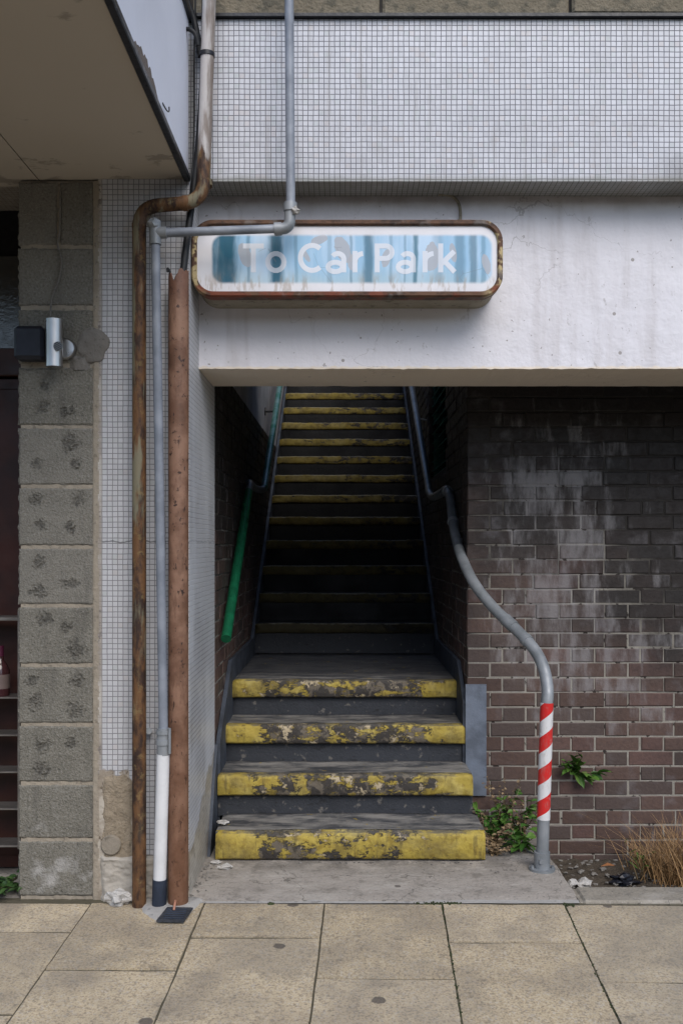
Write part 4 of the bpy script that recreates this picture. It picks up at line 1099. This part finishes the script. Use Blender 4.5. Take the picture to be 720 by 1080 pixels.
tag(obj('door_step', ds, MT['conc']), kind='structure')

# ------------------------------------------------------------------ handrails
hr = thing('handrail', 'galvanised steel handrail with red and white striped post curving around the brick corner', 'handrail', (.785, 3.79, 0))
path = [P(468, 519, 5.05), P(471, 517, 5.0), P(475, 528, 4.85), P(478, 555, 4.68), P(485, 583, 4.46), P(499, 614, 4.28), P(520, 641, 4.15), P(545, 665, 4.03), P(563, 685, 3.93), P(573, 705, 3.86), P(577, 727, 3.82), P(576.2, 745, 3.80), P(574.8, 790, 3.798), P(573.3, 842, 3.795), P(572.1, 885, 3.791), P(571.2, 916, 3.79)]
sp = smooth(path, 6)
obj('rail_tube', MB().tube(sp[23:], .0243, 24), MT['galv'], hr); obj('shaded_rail_tube', MB().tube(sp[:24], .0242, 24), MT['railshade'], hr)  # length past the corner carries the painted shade
up = [P(452.5, 519, 5.5), P(445, 474, 6.1), P(434, 408, 7.0)]; d_ = (up[2]-up[0]).normalized(); up.append(up[2]+d_*2.6)
obj('upper_rail', MB().tube([up[0], up[3]], .0215, 20), MT['galvd'], hr)
obj('connector', MB().tube(smooth([up[0]+d_*.02, up[0]-d_*.01, P(456, 524, 5.40), P(462, 522, 5.2), P(470, 517, 5.02)], 5), .0225, 18), MT['galvd'], hr)
def at(i, d, rr, mat, nm):
    a = sp[i]; t = (sp[i+1]-sp[i-1]).normalized(); obj(nm, MB().tube([a-t*d, a+t*d], rr, 24), mat, hr)
at(40, .030, .0275, MT['galv'], 'sleeve'); at(45, .012, .0275, MT['galv'], 'sleeve'); at(17, .01, .0275, MT['galvd'], 'sleeve'); at(7, .012, .028, MT['galvd'], 'sleeve')
for (y_) in (6.6, 8.2):
    q = up[0] + (up[3]-up[0])*((y_-up[0].y)/(up[3].y-up[0].y)); obj('bracket', MB().tube([(q.x, q.y, q.z-.01), (q.x+.03, q.y, q.z-.06), (.566, q.y, q.z-.07)], .007, 8), MT['galvd'], hr)
q = P(479, 566, 4.62); obj('bracket', MB().tube([q, (.566, q.y, q.z-.02)], .010, 8), MT['galvd'], hr)
# tape sleeve: its own empty-less local frame handled by object coordinates
ta, tb = P(576.3, 741, 3.80), P(572.7, 864, 3.793)
mb = MB(); mb.tube([(0, 0, 0), Vector(ta)-Vector(tb)], .0262, 32, cap=False)
o = obj('striped_tape', mb, MT['tape']); o.parent = hr; o.location = Vector(tb) - hr.location
mb = MB(); q = P(571.2, 916, 3.79); ring(mb, (q.x, q.y, .012), (q.x, q.y, .075), .0315); ring(mb, (q.x, q.y, .0), (q.x, q.y, .012), .052)
mb.tube([(q.x-.01, q.y-.036, .045), (q.x-.01, q.y-.026, .045)], .009, 8)
for s_ in (-1, 1): mb.tube([(q.x+s_*.04, q.y-.01, .010), (q.x+s_*.04, q.y-.01, .022)], .007, 6)
obj('base_flange', mb, MT['galv'], hr)

h2 = thing('handrail', 'bright green painted handrail fixed low on the left stairwell wall, silvery in its upper run', 'handrail', (-.54, 5, 1))
a, b = Vector((-.54, 4.30, EYE-.425)), Vector((-.54, 5.30, EYE+.30))
f = MB(); f.tube([a, b], .0235, 20); obj('lower_rail', f, MT['green'], h2)
a2, b2 = Vector((-.50, 5.85, 1.652)), Vector((-.50, 9.6, 1.652+3.75*.62)); obj('upper_rail', MB().tube([a2, b2], .0215, 20), MT['greyed'], h2)
obj('connector', MB().tube(smooth([b, b+Vector((0, .06, .035)), Vector((-.555, 5.50, 1.66)), Vector((-.545, 5.70, 1.645)), Vector((-.51, 5.82, 1.64)), a2+Vector((0, .03, .02))], 5), .0215, 16), MT['galvd'], h2)
for y_ in (4.7, 5.2): 
    q = a + (b-a)*((y_-a.y)/(b.y-a.y)); obj('bracket', MB().tube([(q.x, q.y, q.z), (-.575, q.y, q.z-.03)], .008, 8), MT['trim'], h2)
for y_ in (6.9, 8.4):
    q = a2 + (b2-a2)*((y_-a2.y)/(b2.y-a2.y)); mb = MB(); mb.tube([(q.x, q.y, q.z-.01), (q.x-.02, q.y, q.z-.03), (-.585, q.y, q.z-.03)], .007, 8); mb.tube([(-.586, q.y, q.z-.03), (-.578, q.y, q.z-.03)], .03, 16); obj('bracket', mb, MT['trim'], h2)

# ------------------------------------------------------------------ drain and small things on the ground
hn = MB(); out = [(-.77, 3.50), (-.72, 3.36), (-.655, 3.29), (-.60, 3.275), (-.555, 3.31), (-.53, 3.42), (-.518, 3.495), (-.575, 3.51)]
cx = sum(p_[0] for p_ in out)/len(out); cy = sum(p_[1] for p_ in out)/len(out); ring_ = []
N_ = 64
def outl(t):
    k = t*len(out); i = int(k) % len(out); f_ = k-int(k); a = out[i]; b = out[(i+1) % len(out)]; return (a[0]*(1-f_)+b[0]*f_, a[1]*(1-f_)+b[1]*f_)
vs_ = [(cx, cy, pz(cy)+.012)]; fs = []
for lv_, h in ((.5, .011), (.85, .009), (1.0, -.004)):
    for k in range(N_):
        x, y = outl(k/N_); x = cx+(x-cx)*lv_; y = cy+(y-cy)*lv_; j = .004*noise.noise(Vector((x*30, y*30, 0))); vs_.append((x+j, y+j, pz(y)+h+j*.3))
for k in range(N_): fs.append((0, 1+k, 1+(k+1) % N_))
for l in range(2):
    for k in range(N_): fs.append((1+l*N_+k, 1+(l+1)*N_+k, 1+(l+1)*N_+(k+1) % N_, 1+l*N_+(k+1) % N_))
hn.add(vs_, fs, sm=True); tag(obj('drain_surround', hn, MT['haunch'], normals=True), kind='structure')
dg = thing('drain_cover', 'small square dark iron drain cover at the foot of the brown pipe', 'drain cover', (-.62, 3.30, 0))
mb = MB(); yc = 3.325; x0, x1 = -.648, -.545; zc = pz(yc)+.014
vv = [(x0-.004, 3.275, pz(3.275)+.010), (x1-.012, 3.270, pz(3.27)+.010), (x1+.004, 3.375, pz(3.375)+.012), (x0+.014, 3.380, pz(3.38)+.012)]
vt = [(p_[0], p_[1], p_[2]+.006) for p_ in vv]
mb.add(vv+vt, [(0, 1, 2, 3), (4, 5, 6, 7), (0, 1, 5, 4), (1, 2, 6, 5), (2, 3, 7, 6), (3, 0, 4, 7)]); obj('grate', mb, MT['drain'], dg)
mb = MB()
for i in range(5): mb.tube([(x0+.018, 3.288+.018*i, pz(3.29+.018*i)+.0185), (x1-.014, 3.286+.018*i, pz(3.29+.018*i)+.0185)], .002, 6)
obj('rib', mb, MT['navy'], dg)
tw = MB(); tw.tube(smooth([(-.605, 3.41, .01), (-.606, 3.385, .03), (-.603, 3.36, .03), (-.604, 3.345, .012)]), .0045, 8)
solo('copper_stub', tw, mat_flat('copper', (.30, .14, .09), .5), 'short copper tube poking from the foot of the brown pipe over the drain', 'tube', (-.604, 3.38, .01))
lp = MB(); q = P(124, 954, 3.43); lp.lump((q.x, 3.44, .018), .036, 6, 3, .5, sc3=(1.15, .8, .75))
solo('rubble_lump', lp, MT['stonec'], 'lump of broken white rubble on the paving at the foot of the pillar', 'rubble', (q.x, 3.44, 0))
rb = random.Random(3)
for (px, py, D, r_, lab) in ((202, 0, 4.02, .017, 'flat pale stone chip lying on the left end of the lowest stair tread'),
                             (228, 905, 3.86, .014, 'pale stone chip leaning in the corner where pillar meets lowest step'),
                             (237, 911, 3.80, .020, 'flat long buff stone chip on the concrete before the lowest step')):
    mb = MB()
    if py == 0: c = (-.515, 4.00, .131)
    else: q = P(px, py, D); c = (q.x, D, .010)
    mb.lump(c, r_, rb.random()*9, 2, .5, sc3=(1.5, .9, .5)); solo('stone_chip', mb, MT['stonec'], lab, 'stone', (c[0], c[1], c[2]-.008), 'loose stone chips by the stairs')
gr = MB()
for i in range(120):
    if rb.random() < .45: x = rb.uniform(-.57, .58); y = 3.885 - abs(rb.gauss(0, .015)); z = .003
    elif rb.random() < .6: x = -.57 + abs(rb.gauss(0, .02)); y = rb.uniform(3.5, 3.9); z = .004
    else: x = rb.uniform(.58, .84); y = rb.uniform(3.75, 4.35); z = .004
    gr.lump((x, y, z), rb.uniform(.002, .005), i, 1, .5, sc3=(1.3, 1, .6))
tag(obj('grit', gr, MT['pebble']), 'fine grit and crumbs scattered on the concrete apron', 'grit', kind='stuff')
gr = MB()
for i in range(420):
    x = rb.uniform(.86, 2.2); y = rb.uniform(3.62, 4.38); z = -.135-.025*((y-3.58)/.86)
    gr.lump((x, y, z+.006), rb.uniform(.003, .012), i, 1, .5, sc3=(1.3, 1, .6))
tag(obj('gravel', gr, MT['pebble']), 'small stones and crumbs scattered over the soil bed', 'gravel', kind='stuff')
q = P(657, 930, 4.05); mb = MB(); mb.lump((q.x, 4.05, -.132), .040, 4, 3, .9, sc3=(1.25, .8, .55)); 
solo('litter_bag', mb, MT['bag'], 'crumpled black plastic litter lying in the soil bed by the brick wall', 'litter', (q.x, 4.05, -.15))
for (px, py, lab) in ((603, 931, 'small white stone at the left end of the soil bed'), (616, 936, 'small grey stone beside the kerb in the soil bed'), (641, 912, 'dead orange-brown leaf on the soil against the brick wall')):
    D = 4.0 if px < 630 else 4.28; q = P(px, py, D); mb = MB()
    if 'leaf' in lab:
        mb.add([(q.x-.035, D, -.15), (q.x, D-.012, -.142), (q.x+.04, D, -.148), (q.x, D+.015, -.138)], [(0, 1, 3), (1, 2, 3)]); solo('dead_leaf', mb, mat_flat('orange_leaf', (.35, .15, .06), .7), lab, 'leaf', (q.x, D, -.15))
    else:
        mb.lump((q.x, D, -.125), .018 if 'white' in lab else .024, px, 2, .5, sc3=(1.2, 1, .8)); solo('stone_chip', mb, MT['stonec'], lab, 'stone', (q.x, D, -.14), 'stones in the soil bed')

# ------------------------------------------------------------------ plants
def leaf(mb, base, direction, L, W, droop=.3, seg=4, r=None):
    d_ = Vector(direction).normalized(); s_ = d_.cross(Vector((0, 0, 1)));
    if s_.length < .1: s_ = Vector((1, 0, 0))
    s_.normalize(); u_ = s_.cross(d_); tw_ = rng.uniform(-.7, .7); s_ = (s_*math.cos(tw_) + u_*math.sin(tw_)).normalized(); u_ = s_.cross(d_)
    vs_ = []; fs = []
    for i in range(seg+1):
        t = i/seg; wd = W*math.sin(math.pi*min(1, (t*.92+.05)))**.8*.5*(1 if i < seg else .1); c = Vector(base)+d_*L*t - Vector((0, 0, 1))*droop*L*t*t
        vs_ += [c - s_*wd + u_*wd*.35, c, c + s_*wd + u_*wd*.35]
    for i in range(seg):
        for k in range(2): fs.append((i*3+k, i*3+k+1, (i+1)*3+k+1, (i+1)*3+k))
    mb.add(vs_, fs, r if r is not None else rng.random(), sm=False)
def weed(name, base, h, nst, label, cat, lm, spread=.5, LL=.045, dens=9, group=None, wid=.45, up=.6):
    t_ = thing(name, label, cat, base, group); sm2 = MB(); lf2 = MB()
    for s_ in range(nst):
        a = rng.uniform(0, 6.28); dv = Vector((math.cos(a)*spread, math.sin(a)*spread*.7-.1, 1)).normalized(); hh = h*rng.uniform(.55, 1.05)
        b0 = Vector(base)+Vector((rng.uniform(-.03, .03), rng.uniform(-.02, .02), 0))
        pts = [b0+dv*hh*t + Vector((math.cos(a), math.sin(a)*.6, -.3))*.25*spread*hh*t*t for t in [i/6 for i in range(7)]]
        sm2.tube(pts, [.0026*(1-i/9) for i in range(7)], 6)
        for k in range(dens):
            t = rng.uniform(.12, 1); i = min(5, int(t*6)); pp_ = pts[i].lerp(pts[i+1], t*6-i); b = rng.uniform(0, 6.28)
            leaf(lf2, pp_, (math.cos(b), math.sin(b), rng.uniform(.0, up)), LL*rng.uniform(.5, 1.1), LL*wid*rng.uniform(.7, 1.1), rng.uniform(.1, .6))
    obj('stems', sm2, MT['stem'], t_); obj('leaves', lf2, lm, t_, normals=False); return t_
G = 'weeds growing between steps and post'
weed('weed', (.69, 4.20, 0), .24, 9, 'leafy green weed against the brick wall beside the painted step end', 'weed', MT['leafg'], .7, .062, 11, G)
weed('weed', (.735, 4.02, 0), .12, 7, 'low bright green weed in front of the taller weeds by the post', 'weed', MT['leafg'], .9, .075, 6, G, .5)
weed('weed', (.77, 4.24, 0), .24, 8, 'green weed just behind the striped post at the wall foot', 'weed', MT['leafg'], .5, .05, 8, G)
G2 = 'dried weeds beside the lowest steps'
weed('dried_weed', (.635, 4.10, 0), .16, 9, 'low brown dried weed hugging the end of the second step', 'dried weed', MT['leafb'], .7, .022, 26, G2, .8)
weed('dried_weed', (.70, 4.27, 0), .34, 6, 'tall brown dried weed with seed heads against the brick wall', 'dried weed', MT['leafb'], .35, .020, 24, G2, .8)
weed('dried_weed', (.62, 3.98, 0), .09, 8, 'small brown dead weed at the right end of the lowest step', 'dried weed', MT['leafb'], 1.0, .020, 18, G2, .8)
weed('dried_weed', (.77, 4.20, 0), .17, 8, 'brown dried weed between the green weeds and the striped post', 'dried weed', MT['leafb'], .6, .020, 22, G2, .8)
# plant rooted in the brick joint
q = P(606, 815, 4.39)
t_ = thing('wall_plant', 'dark leafy plant sprouting from a brick joint right of the striped post', 'plant', tuple(q)); sm2 = MB(); lf2 = MB()
for s_ in range(11):
    a = rng.uniform(-.6, 1.9) if s_ < 8 else rng.uniform(2.2, 3.6); dv = Vector((math.cos(a), -rng.uniform(.3, .8), math.sin(a)*.9)).normalized(); hh = rng.uniform(.05, .11)
    pts = [q+dv*hh*t for t in (0, .35, .7, 1)]; sm2.tube(pts, .0016, 6)
    for k in range(4):
        b = rng.uniform(-1, 1); leaf(lf2, pts[min(3, k)], dv+Vector((b, -.3, rng.uniform(-.6, .6))), rng.uniform(.05, .085), rng.uniform(.022, .036), .25)
obj('stems', sm2, MT['stem'], t_); obj('leaves', lf2, MT['leafg'], t_, normals=False)
# dry grass tufts
def tuft(base, n, h, w_, label, seed):
    rg = random.Random(seed); t_ = MB()
    for i in range(n):
        a = rg.gauss(0, 1); b0 = Vector(base)+Vector((rg.gauss(0, w_*.45), rg.gauss(0, .05), 0)); hh = h*rg.uniform(.3, 1)
        dx = rg.gauss(0, .30); dy = rg.gauss(-.08, .2); wd = rg.uniform(.0012, .0028); vs_ = []; fs = []
        cur = rg.uniform(.1, .9)
        for k in range(6):
            t = k/5; c = b0+Vector((dx*hh*t*(1+cur*t), dy*hh*t*(1+t), hh*(t-.35*cur*t*t))); ww = wd*(1-t*.85); vs_ += [c+Vector((-ww, 0, 0)), c+Vector((ww, ww*.6, 0))]
        for k in range(5): fs.append((2*k, 2*k+1, 2*k+3, 2*k+2))
        t_.add(vs_, fs)
    return solo('dry_grass_tuft', t_, MT['straw'], label, 'grass tuft', base, 'dry grass tufts in the bed')
tuft((1.43, 4.08, -.15), 340, .34, .12, 'straw-coloured dry grass tuft against the brick wall at the right edge', 2)
tuft((1.36, 4.24, -.15), 140, .22, .09, 'shorter brown dry grass tuft tucked behind the larger one', 3)
tuft((1.52, 4.00, -.15), 300, .38, .12, 'dry grass tuft at the far right end of the soil bed', 4)
weed('weed', (1.29, 4.12, -.15), .17, 6, 'few green grass-like shoots at the left of the dry grass', 'weed', MT['leafg'], .3, .07, 3, wid=.12, up=2.5)
weed('weed', (-1.262, 3.58, 0), .10, 9, 'low dark leafy weed in the doorway corner by the block pier', 'weed', MT['leafd'], 1.2, .055, 8)
weed('weed', (-1.32, 3.52, 0), .09, 9, 'spreading dark weed at the left edge of the doorway', 'weed', MT['leafd'], 1.2, .05, 8)
# moss in paving joints
ms = MB(); mr = random.Random(11)
for (x0, x1, y) in ((-.36, -.24, 2.585), (-.28, -.26, 3.45), (.25, .40, 3.455), (.79, .83, 3.44), (.36, .42, 3.452)):
    for i in range(70): ms.lump((mr.uniform(x0, x1), y+mr.gauss(0, .004), pz(y)+mr.uniform(-.006, .001)), mr.uniform(.002, .005), i, 1, .5)
for i in range(260):
    t = mr.random()**1.5; yy = 3.44 - t*.9; k_ = .352 if i % 2 else .795; ms.lump((k_ - (PY0 - yy)*YAW + mr.gauss(0, .0025), yy, pz(yy) - .004), mr.uniform(.0015, .0035), i, 1, .5)
tag(obj('moss', ms, mat_flat('moss', (.035, .045, .018), .9, var=.4, scale=60)), 'specks of dark green moss in the paving joints', 'moss', kind='stuff')
# ------------------------------------------------------------------ unseen building added behind the viewer to darken the stair recess
op = MB(); op.box(-26, 26, -16, -15, -.7, 5.0)
solo('added_sky_blocker', op, MT['opp'], 'plain unseen building added across the street to block low sky', 'building', (0, -15.5, -.7))
